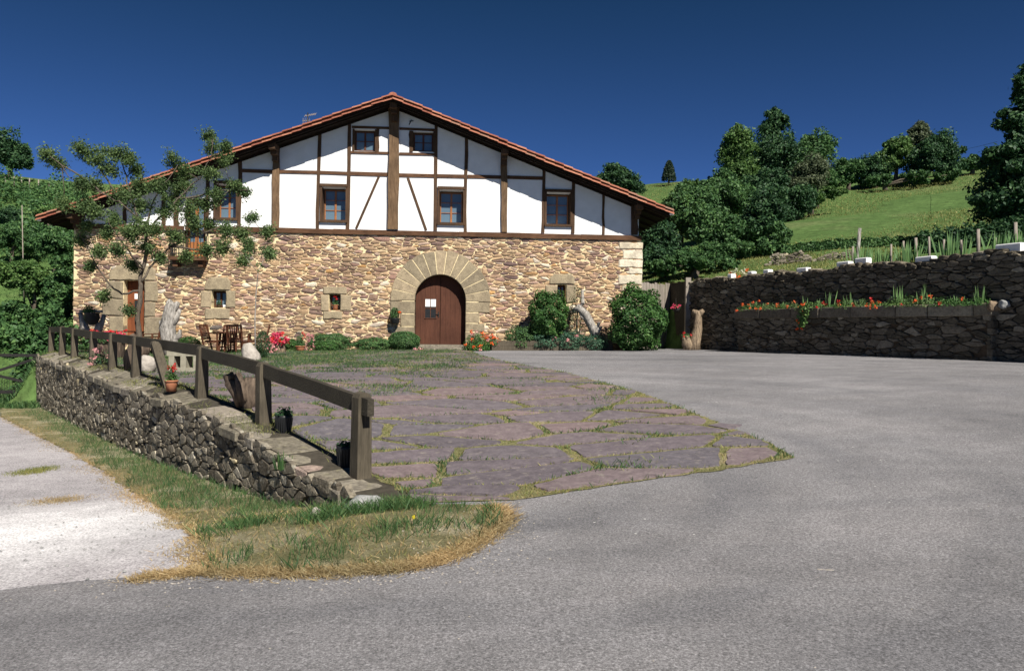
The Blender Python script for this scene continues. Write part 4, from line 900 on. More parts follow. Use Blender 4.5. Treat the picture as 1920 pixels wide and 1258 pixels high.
mb.build('coping_slabs', M['capstone'], lw)
# individual fallen / end rocks
t_ = MB(); p = gp(695, 955); t_.rock(p+[-.05, .05, .0], (.22, .14, .11), amp=.14, seed=5, pw=.8); t_.build('boulder', M['greyRock'], label='pale grey boulder lying in the grass at the near end of the lane wall', cat='boulder')
t_ = MB(); p = gp(592, 972); t_.rock(p+[0, 0, .03], (.05, .05, .06), seed=6); t_.build('small_rock', M['paleRock'], label='small white stone in the grass at the foot of the lane wall', cat='stone')
q_ = np.array(lmap(.95, .12, .03)); swordplant('wall_fern', 'spiky green fern rooted in the face of the lane wall near its end', q_+[0, 0, -.1], .22, 26, .12, 'grass_g', None, .018)
q_ = gp(775, 992); t_ = thing('dandelion', 'single yellow dandelion in the grass at the near end of the wall', 'flower', q_); V, F = leaves(q_+[0, 0, .1]+rng.normal(size=(20, 3))*.005, np.tile([0, -.5, 1], (20, 1)), .02, .8); mkobj('blossom', V, F, M['yellow'], t_); mb = MB(); mb.tube([q_, q_+[0, 0, .1]], .003, 4); mb.build('stem', M['grass_g'], t_)
# ---------------- timber fence ----------------
fence = thing('timber_fence', 'weathered dark timber fence of squat posts and one thick rail along the wall top', 'fence', (*fl(10, 0), .5))
def fpost(s, zb, hgt, lean=(0, 0), wd=.155, name='post'):
    mb = MB(); pts = [(-wd/2, -.02), (wd/2, -.02), (wd/2, hgt-.06)]
    for q in range(5): an = math.pi*q/4; pts.append((wd/2*math.cos(an)*.97, hgt-.06+.06*math.sin(an)))
    pts.append((-wd/2, hgt-.06)); n = len(pts); V = []
    for t0 in (-wd/2, wd/2):
        for a, z in pts:
            k = 1+.12*(1-z/hgt); p = fl(s+t0*k+lean[0]*z, a*k+.02+lean[1]*z); V.append((p[0], p[1], zb+z))
    mb.add(V, [tuple(range(n)), tuple(range(2*n-1, n-1, -1))]+[(i, n+i, n+(i+1) % n, (i+1) % n) for i in range(n)])
    return mb.build(name, M['fence'], fence)
PS = [(-.02, .01), (2.83, .28), (5.62, .45), (10.17, .55), (12.48, .60), (14.86, .62), (17.62, .69), (19.78, .73), (22.0, .73)]
for s, z in PS: fpost(s, z, .94 if s < 1 else .88, (random.uniform(-.02, .02), random.uniform(-.02, .02)))
fpost(7.64, .50, .86, (.30, .22), .15)
for i in range(len(PS)-1):
    (s0, z0), (s1, z1) = PS[i], PS[i+1]; mb = MB(); e0 = -.22 if i == 0 else -.04
    n_ = 5
    zz0, zz1 = z0+.79, z1+.775
    pr = []
    for q in range(n_+1):
        tt = q/n_; s_ = (s0+e0)+(s1+.05-s0-e0)*tt; p = fl(s_, .02+random.uniform(-.006, .006)); pr.append((p, zz0+(zz1-zz0)*tt+random.uniform(-.006, .006)+(-.012 if i % 2 else 0)))
    V = []
    for (p, z) in pr:
        for o_, h_ in ((-.04, -.09), (.04, -.09), (.038, .09), (-.038, .09)): V.append((p[0]+FL[0]*o_, p[1]+FL[1]*o_, z+h_))
    F = [(k*4+q, k*4+(q+1) % 4, k*4+4+(q+1) % 4, k*4+4+q) for k in range(n_) for q in range(4)]+[(3, 2, 1, 0), tuple(n_*4+q for q in range(4))]
    mb.add(V, F); mb.build('rail', M['rail'], fence)
# metal field gate at the wall's far end
gb = at(60, 26.6); g0 = np.array([*fl(22.2, .35), 0.]); g0[2] = Hs(g0[0]-.3, g0[1])
ge = g0+np.array([-3.6, -.5, 0]); zt = .63; zb_ = -.58
gate = thing('field_gate', 'dark metal field gate with crossed braces closing the lane beyond the wall', 'gate', g0)
mb = MB()
def gq(f, z): p = g0+(ge-g0)*f; return np.array([p[0], p[1], z])
mb.bar(gq(0, zt), gq(1, zt), .07, .10); mb.bar(gq(0, zb_), gq(1, zb_), .07, .11); mb.bar(gq(0, zb_), gq(0, zt), .06, .06, up=(0, 1, 0)); mb.bar(gq(1, zb_), gq(1, zt), .06, .06, up=(0, 1, 0)); mb.build('gate_frame', M['iron'], gate)
for a, b_ in ((.03, .97), (.97, .03)):
    mb = MB(); mb.bar(gq(.02, zt-.1 if a < .5 else zb_+.25), gq(.42, .02), .06, .085); mb.build('brace', M['iron'], gate)
mb = MB()
for k in range(46): mb.bar(gq(k/45, zb_), gq(k/45, zb_+.42), .008, .008, up=(0, 1, 0))
mb.build('mesh_panel', M['iron'], gate)
# ---------------- right retaining wall, planter ----------------
rwall = thing('retaining_wall', 'tall dark shaded stone retaining wall on the right of the yard', 'stone wall', (*(WA+WD*6), 1.0))
def rmap(a, b_, d): p = WA+WD*a+WNn*d; return (p[0], p[1], b_)
def rtop(s): return 3.66+.05*math.sin(s*1.7)+.03*math.sin(s*4.1)
mb = MB(); cells = voro(-.1, 16.2, .7, 3.72, .28, .092, .46, .3, 41, .2)
stones(mb, cells, rmap, .008, .06, lambda cx, cy, p: cy < rtop(cx)-.0, None, .90, .012, ck=.08, smooth=False)
for k in range(64):
    s = -.1+k*.26; w_ = random.uniform(.14, .24); c = WA+WD*s-WNn*.16; mb.rock((c[0], c[1], rtop(s)-.0+random.uniform(-.03, .03)), (w_*.9, .2, random.uniform(.04, .085)), seed=k, pw=.55)
cells = voro(0, 2., .9, 3.6, .4, .2, .4, .2, 43)
stones(mb, cells, lambda a, b_, d: rmap(-.12-d, b_, -a+.02), .014, .06)
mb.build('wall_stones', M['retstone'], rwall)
mb = MB(); mb.add([rmap(-.1, .5, -.02), rmap(16.3, .5, -.02), rmap(16.3, 3.65, -.02), rmap(-.1, 3.65, -.02), rmap(-.1, .5, -.6), rmap(16.3, .5, -.6), rmap(16.3, 3.65, -.6), rmap(-.1, 3.65, -.6)], [(0, 1, 2, 3), (3, 2, 6, 7), (0, 3, 7, 4)])
mb.build('wall_core', M['darkgap'], rwall)
plt_ = thing('raised_planter', 'long stone planter built against the shaded retaining wall', 'planter', (*(WA+WD*8+WNn*.9), 1.0))
P0_, P1_ = 3.9, 12.6; poff = lambda s_: .84-.64*(s_-P0_)/(P1_-P0_)
mb = MB(); cells = voro(P0_, P1_, .7, 2.2, .28, .10, .45, .3, 45, .2)
stones(mb, cells, lambda a, b_, d: rmap(a, b_, d+poff(a)-.02), .008, .05, None, (P0_, P1_, .6, 2.25), .90, .012, ck=.08, smooth=False)
z = .8; k = 0
while z < 2.14:
    h = min(random.uniform(.13, .24), 2.15-z); cut = (0, .2)
    for a, b_ in zip(cut[:-1], cut[1:]): blockstone(mb, [(a+.006, z+.006), (b_-.006, z+.006), (b_-.006, z+h-.006), (a+.006, z+h-.006)], -.1, .03+random.uniform(-.015, .02), lambda a, b_, d: rmap(P1_+d, b_, .2-a), .02, .008)
    z += h; k += 1
mb.build('planter_stones', M['retstone'], plt_)
mb = MB(); s = P0_-.1
while s < P1_+.05:
    e = min(s+random.uniform(.8, 1.5), P1_+.1)
    blockstone(mb, [(s+.01, 2.15), (e-.01, 2.15), (e-.01, 2.46), (s+.01, 2.46)], -.3, .1+random.uniform(-.01, .01), lambda a, b_, d: rmap(a, b_, d+poff(a)), .02, .008); s = e
for sA in (P0_,): mb.hexa([rmap(sA-.08, 2.15, 0), rmap(sA+.08, 2.15, 0), rmap(sA+.08, 2.15, poff(sA)-.25), rmap(sA-.08, 2.15, poff(sA)-.25), rmap(sA-.08, 2.45, 0), rmap(sA+.08, 2.45, 0), rmap(sA+.08, 2.45, poff(sA)-.25), rmap(sA-.08, 2.45, poff(sA)-.25)])
mb.build('planter_coping', M['retstone'], plt_)
mb = MB(); mb.hexa([rmap(P0_, .8, .02), rmap(P1_, .8, .02), rmap(P1_, .8, .18), rmap(P0_, .8, .8), rmap(P0_, 2.42, .02), rmap(P1_, 2.42, .02), rmap(P1_, 2.42, .18), rmap(P0_, 2.42, .8)]); mb.build('soil', M['soil'], plt_)
mb = MB(); q = rmap(P1_+.05, 2.38, .2); mb.rock(q, (.14, .12, .14), seed=8); mb.build('rounded_rock', M['stumpwood'], label='reddish knobbly rock on the near end of the long planter', cat='rock')
mb = MB(); q = rmap(P1_+.28, 2.42, .14); mb.rock(q, (.12, .12, .10), seed=9); mb.build('rounded_rock', M['greyRock'], label='grey rock leaning past the near end of the long planter', cat='rock')
pl_s = np.linspace(P0_+.3, P1_-.3, 15)
for i, s in enumerate(pl_s):
    if i in (3, 9): continue
    s += random.uniform(-.2, .2); swordplant('iris_plant', '%s upright sword leaved clump among the flowers of the long planter' % ORD[i-(i > 3)-(i > 9)], rmap(s, 2.41, random.uniform(.2, max(.3, poff(s)-.2))), random.choice((.3, .38, .5, .62)), random.choice((9, 13, 18)), .11, group='sword leaved plants in the long planter', w_=.035)
def flowerbush(name, label, base, r, h, cols, leafm='leaf_mid', nl=350, group=None, cat='flowering plant', fs=.05, nf=14, size=.05):
    base = np.array(base, float); t_ = thing(name, label, cat, base, group); d = unit(rng.normal(size=(nl, 3))); d[:, 2] = np.abs(d[:, 2])
    P = base+d*rng.uniform(.4, 1, (nl, 1))*np.array([r, r, h]); V, F = leaves(P, d+[0, 0, .4], size); mkobj('foliage', V, F, M[leafm], t_)
    for cm, k in cols:
        pr = []
        for _ in range(k):
            dd = unit(rng.normal(size=3)); dd[2] = abs(dd[2])*1.1; dd[1] = -abs(dd[1]) if random.random() < .7 else dd[1]; q = base+dd*np.array([r, r, h])*rng.uniform(.8, 1.12)
            pr.append(leaves(q+rng.normal(size=(nf, 3))*fs*.3, np.tile([0, -1, .6], (nf, 1)), fs*.55, .95, .9))
        V, F = join(pr); mkobj('blossoms', V, F, M[cm], t_)
    return t_
for i, s in enumerate(np.linspace(P0_+.15, P1_-.2, 17)):
    flowerbush('geranium', '%s leafy geranium with red blossoms in the long planter' % ORD[i], rmap(s+random.uniform(-.15, .15), 2.4, random.uniform(.3, max(.35, poff(s)-.12))), random.uniform(.3, .42), random.uniform(.18, .34), [(random.choice(('orangeR', 'red', 'orangeR')), random.choice((1, 2, 3, 5)))], random.choice(('leaf_light', 'leaf_apple', 'leaf_light', 'shrub')), 520, 'geraniums in the long planter', fs=.08)
# trailing nasturtium over the coping
q = rmap(7.0, 2.5, poff(7)+.14); t_ = thing('trailing_plant', 'yellow green trailing plant with orange flowers hanging over the planter front', 'trailing plant', q)
P = []
for k in range(420):
    tt = rng.random()**.8; P.append(np.array(rmap(7.0-.1*tt+rng.normal()*.13*(1-tt*.5), 2.62-tt*.75, poff(7)+.04+.12*min(1, tt*4)+rng.random()*.08)))
V, F = leaves(np.array(P), np.tile([-.5, -1, .5], (len(P), 1)), .07, .9); mkobj('foliage', V, F, M['leaf_light'], t_)
pr = []
for k in range(9): tt = rng.random(); c = np.array(rmap(6.95-.1*tt+rng.normal()*.1, 2.6-tt*.8, poff(7)+.2)); pr.append(leaves(c+rng.normal(size=(10, 3))*.02, np.tile([-.5, -1, .3], (10, 1)), .05, .9))
V, F = join(pr); mkobj('blossoms', V, F, M['orangeR'], t_)
# white blocks on the wall top
def walls_(px):                     # position along the right wall line seen in image column px
    r = ray(px, 520); n = np.array([-WD[1], WD[0]]); p = -WNn*.2+WA; t = n@p/(n@r[:2]); return (t*r[:2]-p)@WD
blk = [(1372, 'smallest white block at the far end of the retaining wall top', .2), (1410, 'white block on the wall top second from the far end', .22), (1440, 'white block on the wall top right of two small ones, third from the far end', .24),
       (1507, 'white block standing alone on the wall top between the far three and the touching pair', .42), (1584, 'white block left of its touching neighbour on the wall top', .45), (1618, 'white block right of its touching neighbour beside the pale leaning pole', .42),
       (1736, 'white block on the wall top between thin stakes and the tall leafy clump', .5), (1894, 'white block nearest the right edge on the retaining wall top', .62)]
for px, lb, ln in blk:
    s = walls_(px); b0 = WA+WD*s-WNn*.2; z = rtop(s)+.04; mb = MB(); h = .17
    def q(a, o, z_): p = b0+WD*a+WNn*o; return (p[0], p[1], z_)
    V = []
    for zz, e in ((z-.06, 0), (z+h-.025, 0), (z+h, .02)):
        for a, o in ((-ln/2+e, -.11+e), (ln/2-e, -.11+e), (ln/2-e, .11-e), (-ln/2+e, .11-e)): V.append(q(a, o, zz))
    F = [(3, 2, 1, 0), (8, 9, 10, 11)]+[(l*4+i, l*4+(i+1) % 4, l*4+4+(i+1) % 4, l*4+4+i) for l in (0, 1) for i in range(4)]
    mb.add(V, F); mb.build('white_block', M['white'], label=lb, cat='block', group='white blocks along the retaining wall top')
def wD(px, off):
    r = ray(px, 480); n = np.array([-WD[1], WD[0]]); p = WA+WNn*off; t = n@p/(n@r[:2]); return t*r[1]
def stake(px, ytop, off, rad, label, m_='greywood', lean=0., group='stakes behind the retaining wall', D=None):
    D = D or wD(px, -off); b = at(px, D); top = pt(px, ytop, D); b = b.copy(); b[2] -= .05; top[0] += lean; mb = MB()
    mb.tube([b, (b+top)/2+[random.uniform(-.01, .01), 0, 0], top], [rad, rad*.95, rad*.8], 7); mb.build('fence_stake', M[m_], base=b, label=label, cat='stake', group=group)
for i, (px, yt) in enumerate(((1599, 462), (1671, 458), (1694, 452), (1717, 446), (1742, 444), (1770, 449), (1802, 450), (1834, 430), (1866, 446), (1904, 417))):
    stake(px, yt, 1.1, .035 if px not in (1717, 1834, 1904) else .05, '%s thin grey stake of the wire fence behind the retaining wall' % ORD[i])
stake(1605, 428, 1.3, .06, 'tall pale leaning pole behind the retaining wall', 'driftwood', .12, None)
for px, yt, hw, lb in ((1619, 452, 14, 'leafy sword plant between the pale leaning pole and the thin stakes'), (1653, 462, 8, 'small leafy plant just right of the pale pole plant behind the wall'), (1702, 450, 10, 'narrow leafy clump among the thin stakes behind the wall'), (1786, 432, 17, 'largest leafy clump of broad blades on top of the retaining wall'), (1874, 430, 10, 'leafy clump left of the white block nearest the right edge'), (1914, 430, 8, 'leafy clump at the right edge above the retaining wall')):
    D = wD(px, -1.0); b = at(px, D); h = pt(px, yt, D)[2]-b[2]; swordplant('corn_lily', lb, b, max(.4, h), 46, hw*1.9*D/FPX, 'iris', 'leafy sword plants behind the retaining wall', .05)
# plank fence and gate between house and wall
c0 = np.array(FW(UR+.03, 0, -.2)); c1 = pt(1256, 600, 32.6); c2 = np.array([*(WA+WD*-.2-WNn*.02), 0])
pf = thing('plank_fence', 'silver grey vertical plank fence joining the house corner and the yard wall', 'fence', (c0[0], c0[1], .95))
n_ = 11
for k in range(n_):
    a = c0+(c1-c0)*(k+.04)/n_; b_ = c0+(c1-c0)*(k+.94)/n_; zt = 3.72+random.uniform(-.06, .05); mb = MB(); o_ = random.uniform(-.02, .02)
    nrm = np.array([FN[0], FN[1]]); mb.hexa([(a[0]+nrm[0]*o_, a[1]+nrm[1]*o_, .9), (b_[0]+nrm[0]*o_, b_[1]+nrm[1]*o_, .9), (b_[0]-nrm[0]*(.03-o_), b_[1]-nrm[1]*(.03-o_), .9), (a[0]-nrm[0]*(.03-o_), a[1]-nrm[1]*(.03-o_), .9), (a[0]+nrm[0]*o_, a[1]+nrm[1]*o_, zt), (b_[0]+nrm[0]*o_, b_[1]+nrm[1]*o_, zt-.02), (b_[0]-nrm[0]*(.03-o_), b_[1]-nrm[1]*(.03-o_), zt-.02), (a[0]-nrm[0]*(.03-o_), a[1]-nrm[1]*(.03-o_), zt)])
    mb.build('plank', M['greywood'], pf)
pg = thing('yard_gate', 'dark plank gate in shadow between the grey plank fence and the retaining wall', 'gate', (c2[0], c2[1], .95))
mb = MB()
for k in range(7):
    a = c1+(c2-c1)*k/7; b_ = c1+(c2-c1)*(k+.93)/7; mb.bar([a[0]/2+b_[0]/2, a[1]/2+b_[1]/2, .98], [a[0]/2+b_[0]/2, a[1]/2+b_[1]/2, 3.72+random.uniform(-.04, .04)], .33, .035, up=(c2-c1)[[1, 0, 2]]*np.array([-1, 1, 0]))
mb.build('planks', M['rail'], pg)
mb = MB(); mb.bar([c2[0]-.05, c2[1]-.05, .9], [c2[0]-.05, c2[1]-.05, 3.85], .2, .2, up=(0, 1, 0)); mb.build('post', M['greywood'], pg)
# hanging pink flowers on the gate
q = pt(1268, 578, 30.6); t_ = flowerbush('hanging_basket', 'pink flowers in a basket hanging on the shaded plank gate', q, .2, .16, [('pink', 7)], nl=160, fs=.09); mb = MB(); mb.lathe(q+[0, 0, -.16], [(.05, 0), (.12, .05), (.15, .16)], 12); mb.tube([q+[0, 0, .0], q+[0, .1, .4]], .008, 4); mb.build('basket', M['iron'], t_)
# stump by the gate
b = at(1303, 29.2); t_ = thing('tree_stump', 'forked pale stump standing against the retaining wall beside the gate', 'stump', b)
mb = MB(); sc_ = 29.2/FPX
mb.tube([b+[-.05, 0, -.05], b+[-.02, 0, .35], b+[.08, -.05, .8], b+[.12, 0, 1.2], b+[.06, 0, 1.42], b+[-.12, 0, 1.5]], [.27, .24, .17, .14, .13, .07], 10, wob=.14); mb.tube([b+[.1, 0, 1.2], b+[.2, 0, 1.45], b+[.3, .02, 1.52]], [.12, .12, .08], 9, wob=.14)
mb.tube([b+[-.15, 0, -.05], b+[-.32, -.05, .3], b+[-.38, -.05, .55]], [.22, .2, .12], 9, wob=.16); mb.build('trunk', M['stumpwood'], t_)
flowerbush('geranium', 'few red flowers growing on the low side of the gate stump', b+[-.38, -.1, .5], .22, .18, [('red', 6)], nl=160, fs=.07)

# ---------------- timber bed and shrubs before the facade ----------------
b0 = at(922, 29.3); b1 = at(1148, 29.6)
tb = thing('timber_bed_edge', 'low dark timber edging of the flower bed right of the main door', 'edging', (b0+b1)/2)
mb = MB(); n_ = 4
for k in range(n_):
    a = b0+(b1-b0)*k/n_; c = b0+(b1-b0)*(k+1)/n_-np.array([.01, 0, 0]); z0 = min(a[2], c[2])
    for l in range(2): mb.bar([a[0], a[1]+random.uniform(-.015, .015), z0+.1+.2*l], [c[0], c[1]+random.uniform(-.01, .01), z0+.1+.2*l], .16, .195)
mb.build('sleepers', M['fence'], tb)
mb = MB(); z0 = b0[2]; f0 = np.array(FW(1.9, z0, .06)); f1 = np.array(FW(7.7, z0, .06)); mb.hexa([b0+[0, .1, -.1], b1+[0, .1, -.1], (f1[0], f1[1], z0-.1), (f0[0], f0[1], z0-.1), b0+[0, .1, .28], b1+[0, .1, .28], (f1[0], f1[1], z0+.33), (f0[0], f0[1], z0+.33)]); mb.build('soil', M['soil'], tb)
shrub('round dense green shrub against the wall between main door and driftwood', 1028, 549, 35, 29.6, n=8500, size=.11, bump_=.16, base=at(1028, 29.6, .42))
shrub('large round green shrub at the right corner of the house', 1196, 542, 50, 28.9, n=13000, size=.12, bump_=.15)
for px, yt, hw, m_, lb in ((975, 613, 30, 'leaf_mid', 'low dark green cushion plant behind the timber edging nearest the door'), (1020, 622, 30, 'bluegreen', 'blue green ground cover below the round shrub'), (1065, 622, 32, 'bluegreen', 'blue green ground cover with pale flowers below the driftwood'), (1115, 628, 28, 'bluegreen', 'blue green ground cover at the right end of the timber edging')):
    z = at(px, 29.7); shrub(lb, px, yt, hw, 29.7, m_, 3500, .07, name='ground_cover_plant', cat='plant', fl=[('palepink', 5, .09)] if px == 1065 else None)
# driftwood on the bed
b = at(1112, 29.7, .25); t_ = thing('driftwood', 'bleached arched driftwood branch propped on the wall right of the round shrub', 'driftwood', b)
mb = MB(); q = lambda px, py, dd=0.: pt(px, py, 29.7+dd)
mb.tube([q(1118, 632), q(1110, 612), q(1098, 590), q(1084, 576), q(1074, 584, .1)], [.16, .15, .15, .16, .10], 9, wob=.18); mb.tube([q(1084, 578), q(1093, 569), q(1092, 545, .2)], [.13, .08, .05], 8, wob=.1); mb.tube([q(1112, 632), q(1120, 615), q(1124, 604)], [.12, .08, .05], 8, wob=.15); mb.tube([q(1116, 632), q(1128, 612)], [.09, .05], 8, wob=.1)
mb.tube([q(1100, 600), q(1090, 594), q(1086, 586)], [.07, .05, .03], 7, wob=.2); mb.build('branch', M['driftwood'], t_)
shrub('dark twiggy climber on the wall behind the arched driftwood', 1082, 540, 17, 29.95, 'leaf_olive', 1300, .07, name='wall_climber', cat='plant')
# shrubs left of the door
shrub('dome shaped dark green shrub touching the left of the main door', 757, 622, 30, 28.9, 'leaf_mid', 9000, .06, bump_=.04)
shrub('low green shrub between the broad shrub and the dome beside the door', 701, 634, 38, 28.9, 'leaf_mid', 7000, .06)
shrub('broad low dark shrub below the small window left of the door', 618, 626, 40, 28.7, 'leaf_mid', 9000, .06)
shrub('small spilling shrub in front of the broad low dark shrub', 612, 640, 22, 27.6, 'shrub', 3500, .05)
for px, yt, hw, D_ in ((350, 632, 28, 28.3), (545, 636, 16, 28.4)): shrub('bright green low plant by the wall %s' % ('behind the driftwood sculpture' if px == 350 else 'beside the pink flowered planter'), px, yt, hw, D_, 'shrub', 2600, .06, name='low_plant', cat='plant')
flowerbush('flower_bush', 'green bush with orange red flowers right of the main door step', at(893, 28.9), .55, .72, [('orangeR', 11), ('palepink', 5)], 'shrub', 3800, fs=.10, size=.06)
flowerbush('flower_bush', 'smaller clump of orange red flowers at the start of the timber edging', at(921, 29.4, .2), .32, .35, [('orangeR', 14), ('palepink', 3)], 'shrub', 900, fs=.11, size=.06)
flowerbush('small_flower_plant', 'small plant with pale pink flowers at the left of the door step', at(786, 28.4), .18, .2, [('palepink', 7)], 'leaf_mid', 260, fs=.08)
# wall pot by the door, window pots
u, z = fac(741, 597); pc = np.array(FW(u, z, .22)); t_ = thing('wall_pot', 'black pot with a geranium hung on the wall left of the main door', 'flower pot', pc)
mb = MB(); mb.lathe(pc+[0, 0, -.22], [(.14, 0), (.18, .04), (.2, .2), (.21, .22)], 14); mb.build('pot', M['black'], t_); d = unit(rng.normal(size=(420, 3))); V, F = leaves(pc+[0, 0, .16]+d*np.array([.16, .16, .26]), d, .07); mkobj('foliage', V, F, M['leaf_mid'], t_); V, F = leaves(pc+[.18, -.1, .25]+rng.normal(size=(20, 3))*.03, np.tile([0, -1, .3], (20, 1)), .06, .9); mkobj('blossoms', V, F, M['orangeR'], t_)
mb = MB(); mb.bar(pc+[0, 0, -.1], np.array(FW(u, z-.1, .0)), .03, .03); mb.build('bracket', M['iron'], t_)
def pot(name, label, b, r, h, m_, leafm='leaf_mid', fcol=None, lh=.2, nl=200, rim=True, ribs=False, nfl=4, group=None):
    t_ = thing(name, label, 'flower pot', b, group); mb = MB(); pr = [(r*.72, 0), (r*.95, h*.85), (r*.95, h*.86)]
    if rim: pr += [(r*1.06, h*.84), (r*1.06, h), (r*.95, h), (r*.9, h*.9)]
    else: pr += [(r, h), (r*.93, h), (r*.9, h*.9)]
    mb.lathe(b, pr, 28 if ribs else 18)
    if ribs:
        for k in range(20): a = 2*math.pi*k/20; mb.bar(b+[math.cos(a)*r*.74, math.sin(a)*r*.74, .01], b+[math.cos(a)*r*.97, math.sin(a)*r*.97, h*.85], .012, .012, up=(0, 1, 0))
    mb.build('pot', M[m_], t_)
    if nl:
        d = unit(rng.normal(size=(nl, 3))); d[:, 2] = np.abs(d[:, 2]); V, F = leaves(b+[0, 0, h*.92]+d*rng.uniform(.3, 1, (nl, 1))*np.array([r*1.1, r*1.1, lh]), d+[0, 0, .5], .045, .7); mkobj('foliage', V, F, M[leafm], t_)
    if fcol:
        pr = []
        for _ in range(nfl): dd = unit(rng.normal(size=3)); dd[2] = abs(dd[2]); pr.append(leaves(b+[0, 0, h+lh*.5]+dd*np.array([r*.9, r*.9, lh*.6])+rng.normal(size=(16, 3))*.018, np.tile([0, -1, .6], (16, 1)), .035, .95))
        V, F = join(pr); mkobj('blossoms', V, F, M[fcol], t_)
    return t_
u, z = fac(628, 581); pot('window_pot', 'terracotta pot with red geranium in the small window left of the door', np.array(FW(u, z, -.12)), .11, .2, 'terracotta', 'leaf_mid', 'red', .32, 220, nfl=7)
u, z = fac(409, 576.5); pot('window_pot', 'small potted plant in the little window above the driftwood side of the table', np.array(FW(u, z, -.12)), .1, .12, 'soil', 'leaf_mid', None, .2, 160)
u, z = fac(419, 576); mb = MB(); mb.rock(np.array(FW(u, z+.04, -.1)), (.045, .045, .05), seed=2); mb.build('white_ball', M['white'], label='small white ball on the sill of the little left window', cat='ornament')
# pots on the lane wall
def onwall(s, o): p = fl(s, o); return np.array([p[0], p[1], ctop(s, o)+.02])
pot('terracotta_pot', 'terracotta pot with a red geranium on the wall top beside the leaning fence post', onwall(6.75, .2), .11, .2, 'terracotta', 'leaf_light', 'red', .3, 260, nfl=3)
p = gp(532, 815); pot('black_pot', 'black ribbed plastic pot beside the second fence post from the near end', p+[0, 0, .02], .115, .24, 'black', 'leaf_dark', None, .14, 240, False, True)
p = gp(649, 880); pot('black_pot', 'black ribbed plastic pot beside the nearest fence post', p+[0, 0, .02], .115, .255, 'black', 'leaf_dark', None, .08, 120, False, True)
# hollow stump planter inside the fence
b = gp(462, 766); D = b[1]; t_ = thing('stump_planter', 'hollow forked dark stump standing on the paving behind the fence', 'stump', b); k = D/FPX; X_ = lambda px, py, dd=0.: pt(px, py, D+dd)
mb = MB(); mb.tube([b+[.07, 0, -.03], X_(470, 748), X_(473, 725), X_(474, 708)], [.17, .17, .16, .12], 12, wob=.14); mb.tube([X_(455, 758, -.05), X_(443, 735, -.1), X_(431, 718), X_(428, 708), X_(437, 700)], [.11, .095, .085, .085, .045], 9, wob=.14)
mb.tube([X_(456, 752, -.12), X_(452, 722, -.12), X_(446, 703)], [.10, .08, .06], 9, wob=.12); mb.tube([X_(480, 730, .1), X_(486, 712), X_(484, 700)], [.1, .07, .05], 8, wob=.12); mb.build('trunk', M['darkstump'], t_)
# concrete blocks with square holes
D = 17.; b = at(342, D); t_ = thing('block_trough', 'grey mossy concrete block seat with square openings behind the fence', 'concrete block', b)
mb = MB(); z = b[2]
def cb(x0, x1, z0, z1, dy=.35): p = pt(x0, 700, D); q_ = pt(x1, 700, D); mb.box((p[0], D, z0), (q_[0], D+dy, z1))
cb(312, 374, z+.38, z+.6, .4); cb(316, 326, z, z+.378); cb(338, 348, z, z+.378); cb(362, 372, z, z+.378); cb(326.2, 337.8, z, z+.12); cb(348.2, 361.8, z, z+.12); mb.build('blocks', M['concrete'], t_)
# dark barrel stump and pink ball near fence middle
b = at(252, 17.5); mb = MB(); mb.tube([b+[0, 0, -.05], b+[-.03, 0, .3], b+[.03, 0, .62], b+[-.1, 0, .8]], [.24, .2, .17, .1], 11, wob=.14); mb.tube([b+[.1, 0, .2], b+[.25, 0, .5], b+[.33, 0, .62]], [.14, .1, .06], 8, wob=.12); mb.build('dark_stump', M['darkstump'], label='dark gnarled stump behind the middle of the fence', cat='stump')
b = at(275, 16.8); mb = MB(); mb.rock(b+[0, 0, .2], (.19, .17, .22), seed=13, amp=.08, pw=.95); mb.build('round_stone', M['paleRock'], label='pale pinkish round stone beside the dark gnarled stump', cat='stone')
# driftwood sculpture in front of the house
D = 23.; b = at(318, D); t_ = thing('driftwood_sculpture', 'tall bleached driftwood trunk standing right of the left doorway', 'driftwood', b); X_ = lambda px, py, dd=0.: pt(px, py, D+dd)
mb = MB(); mb.tube([b+[0, 0, -.05], X_(318, 640), X_(315, 615), X_(318, 592), X_(322, 574), X_(316, 562)], [.25, .23, .22, .20, .17, .05], 12, wob=.22); mb.tube([X_(318, 615), X_(329, 600), X_(338, 580)], [.12, .09, .05], 9, wob=.15); mb.tube([X_(322, 588), X_(331, 572), X_(334, 566)], [.1, .1, .05], 8, wob=.2); mb.tube([X_(314, 622), X_(304, 606), X_(300, 602)], [.12, .09, .04], 8, wob=.2)
mb.tube([X_(316, 640), X_(307, 625, -.1)], [.14, .08], 8, wob=.2); mb.tube([X_(322, 640), X_(336, 628), X_(338, 618)], [.13, .08, .05], 8, wob=.2); mb.build('trunk', M['driftwood'], t_)
# cauldron on bleached roots
D = 24.; b = at(170, D); t_ = thing('root_stand', 'bleached root stand holding a black cauldron near the far end of the fence', 'driftwood stand', b); mb = MB(); X_ = lambda px, py, dd=0.: pt(px, py, D+dd)
for p0, p1, p2, r in (((158, 630), (156, 605), (150, 586), .13), ((183, 630), (188, 612), (196, 590), .12), ((170, 632), (164, 620), (158, 604), .14), ((175, 630), (182, 618), (184, 604), .12)): mb.tube([X_(*p0), X_(*p1), X_(*p2)], [r, r*.8, r*.5], 8, wob=.2)
mb.tube([X_(150, 584), X_(172, 583), X_(192, 584)], [.05, .04, .05], 7, wob=.1); mb.build('roots', M['driftwood'], t_)
c = X_(172, 605, -.15); mb = MB(); mb.lathe(c, [(.06, -.08), (.17, 0), (.23, .14), (.21, .28), (.24, .31), (.22, .31), (.19, .27)], 16); cd = mb.build('cauldron', M['black'], label='black cauldron hanging in the bleached root stand', cat='cauldron')
flowerbush('cauldron_plant', 'green plant growing above the black cauldron', c+[-.1, 0, .3], .22, .28, [], 'leaf_light', 260, size=.06)
